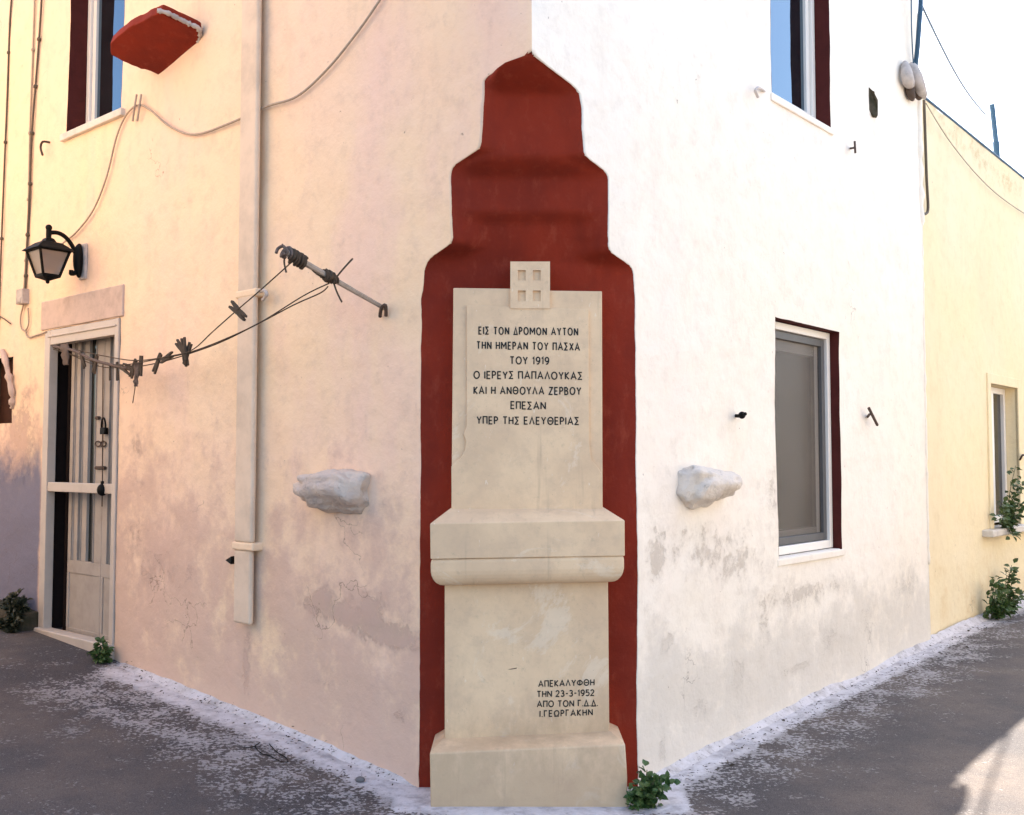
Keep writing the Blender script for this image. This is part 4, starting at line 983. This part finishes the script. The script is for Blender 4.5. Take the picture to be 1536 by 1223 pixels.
# mossy stone step left of the door
stp = MB(); a0 = 3.875
rings = []
for i in range(13):
    s = a0 + i * .12; h0 = table(ZL, s)
    dp_ = .15 + .04 * noise.noise(Vector((s * 2, 0, 4))); hh = .13 + .03 * noise.noise(Vector((s * 3, 1, 2)))
    sh = .7 if i == 0 else 1
    rings.append([WL.P(s, -.05, h0 - .1), WL.P(s, dp_ * sh + .03, h0 - .1), WL.P(s, dp_ * sh, h0 + hh * .75), WL.P(s, dp_ * .85 * sh, h0 + hh), WL.P(s, .1, h0 + hh + .015), WL.P(s, -.05, h0 + hh + .02)])
stp.loft(rings); st_o = recenter(tag(stp.build('stone_step', 'step', None, bevel=.02), 'low mossy stone step against the wall left of the door', 'step'))
b0 = WL.P(3.98, .06, .43)
plant('moss_clump', b0, [(WL.d * .10, .10, .04), (WL.d * .02, .12, .04), (WL.d * -.07, .06, .06), (WL.d * .2, .07, .02), (WL.d * .05, .03, .10)], 60, .045, 'dark mossy clump growing over the stone step', 'plant', 'moss', .04, WL.n, lobes=2)
b0 = WL.P(3.94, .15, .36)
plant('moss_clump', b0, [(WL.d * -.06, .05, .02), (WL.d * -.08, -.06, .03), (WL.d * .06, .03, .03), (WL.d * .0, -.08, .04), (WL.d * .14, -.04, .02)], 60, .04, 'low moss hanging over the front edge of the stone step', 'plant', 'moss', .04, WL.n, lobes=2)

# whitewashed cove where the walls meet the street, and litter caught along it
def cove(fr, sa, sb, name, lab):
    mb = MB(); n = int((sb - sa) / .05); prof = 6
    for i in range(n + 1):
        s = lerp(sa, sb, i / n); q0 = fr.P(s, 0, 0); w_ = .065 + .045 * noise.noise(Vector((s * 1.7, 3, 0))) + .012 * noise.noise(Vector((s * 9, 5, 0)))
        h_ = .045 + .03 * noise.noise(Vector((s * 1.3, 8, 0))) + .010 * noise.noise(Vector((s * 11, 1, 0)))
        tp_ = min(1, (s - sa) / .12, (sb - s) / .12); w_ *= max(.05, tp_); h_ *= max(.05, tp_)
        for k in range(prof):
            t = k / (prof - 1); nn = -.02 + (w_ + .02) * t; g_ = fr.P(s, nn, 0)
            mb.v.append(fr.P(s, nn, ground_z(g_.x, g_.y) + h_ * (1 - t) ** 1.8 - .006 * t + .004 * noise.noise(Vector((s * 14, t * 4, 2)))))
    for i in range(n):
        for k in range(prof - 1): mb.f.append((i * prof + k, i * prof + k + 1, (i + 1) * prof + k + 1, (i + 1) * prof + k))
    tag(mb.build(name, 'cove', None, smooth=True, recalc=False), lab, 'kerb', kind='structure')
cw = Mat('whitewashed_cove', .9, .15)
cc = cw.mix(cw.ramp(cw.noise(9, 7, .7), .42, .7), (.60, .57, .58, 1), (.44, .41, .40, 1)); cc = cw.mix(cw.ramp(cw.noise(5, 7, .72), .50, .68, 0, .7), cc, (.26, .235, .22, 1)); cc = cw.mix(cw.ramp(cw.noise(40, 5, .65), .58, .68, 0, .8), cc, (.10, .09, .085, 1)); cw.color(cc); cw.bump(cw.noise(30, 7, .7), .6, .012); M['cove'] = cw.m
cove(WL, .0, 2.76, 'pavement_edge', 'whitewashed cove along the foot of the cream wall'); cove(WR, .0, 7.5, 'pavement_edge', 'whitewashed cove along the foot of the white and yellow walls')
mb = MB(); rnd = random.Random(3)
def flake(q, r_):
    a = rnd.uniform(0, 6.28); u = Vector((math.cos(a), math.sin(a), rnd.uniform(-.3, .3))); v = Vector((-u.y, u.x, rnd.uniform(-.3, .3)))
    mb.add([q - u * r_, q + v * r_ * .4 + Vector((0, 0, r_ * .25)), q + u * r_, q - v * r_ * .4], [(0, 1, 2), (0, 2, 3)])
for k in range(900):
    if k < 620: fr_, s, n_ = WR, rnd.uniform(.1, 7), abs(rnd.gauss(.115, .035)) if rnd.random() < .75 else rnd.uniform(.02, .5)
    else: fr_, s, n_ = WL, rnd.uniform(.05, 2.7), abs(rnd.gauss(.07, .03)) if rnd.random() < .7 else rnd.uniform(.02, .7)
    q = fr_.P(s, n_, 0); q.z = ground_z(q.x, q.y) + .010 + max(0, .03 - n_ * .3)
    flake(q, rnd.uniform(.004, .013) * (1.5 if rnd.random() < .12 else 1))
tag(mb.build('dry_litter', 'litter', None, recalc=False), 'dark dry leaf litter caught along the foot of the walls', 'litter', kind='stuff')

# pebbles and litter near the walls
PB = [(540, 1184, .018, 'small dark pebble on the whitewashed margin left of the memorial'), (594, 1176, .010, 'tiny black pebble right of the bigger one by the memorial'), (640, 1183, .022, 'dark stone at the left foot of the memorial')]
for px, py, r_, lab in PB:
    r0 = ray(px, py); t = -CAM.z / r0.z; q = CAM + r0 * t; q.z = ground_z(q.x, q.y) + r_ * .5
    mb = MB(); mb.ball(q, r_ * 1.3, r_, r_ * .8, 10, 7); recenter(tag(mb.build('pebble', 'pebble', None, smooth=True), lab, 'pebble'))
mb = MB()
def gp(px, py):
    r0 = ray(px, py); q = CAM + r0 * (-CAM.z / r0.z)
    for _ in range(6): q = CAM + r0 * ((ground_z(q.x, q.y) + .004 - CAM.z) / r0.z)
    return q
mb.tube(smooth_path([gp(*p) for p in [(365, 1122), (380, 1120), (390, 1114), (383, 1120), (392, 1130), (405, 1134), (420, 1142), (432, 1143), (428, 1136), (415, 1128), (404, 1116)]], 4), .0022, 5)
recenter(tag(mb.build('bent_wire', 'dark', None), 'bent bit of thin dark wire lying on the asphalt', 'wire'))
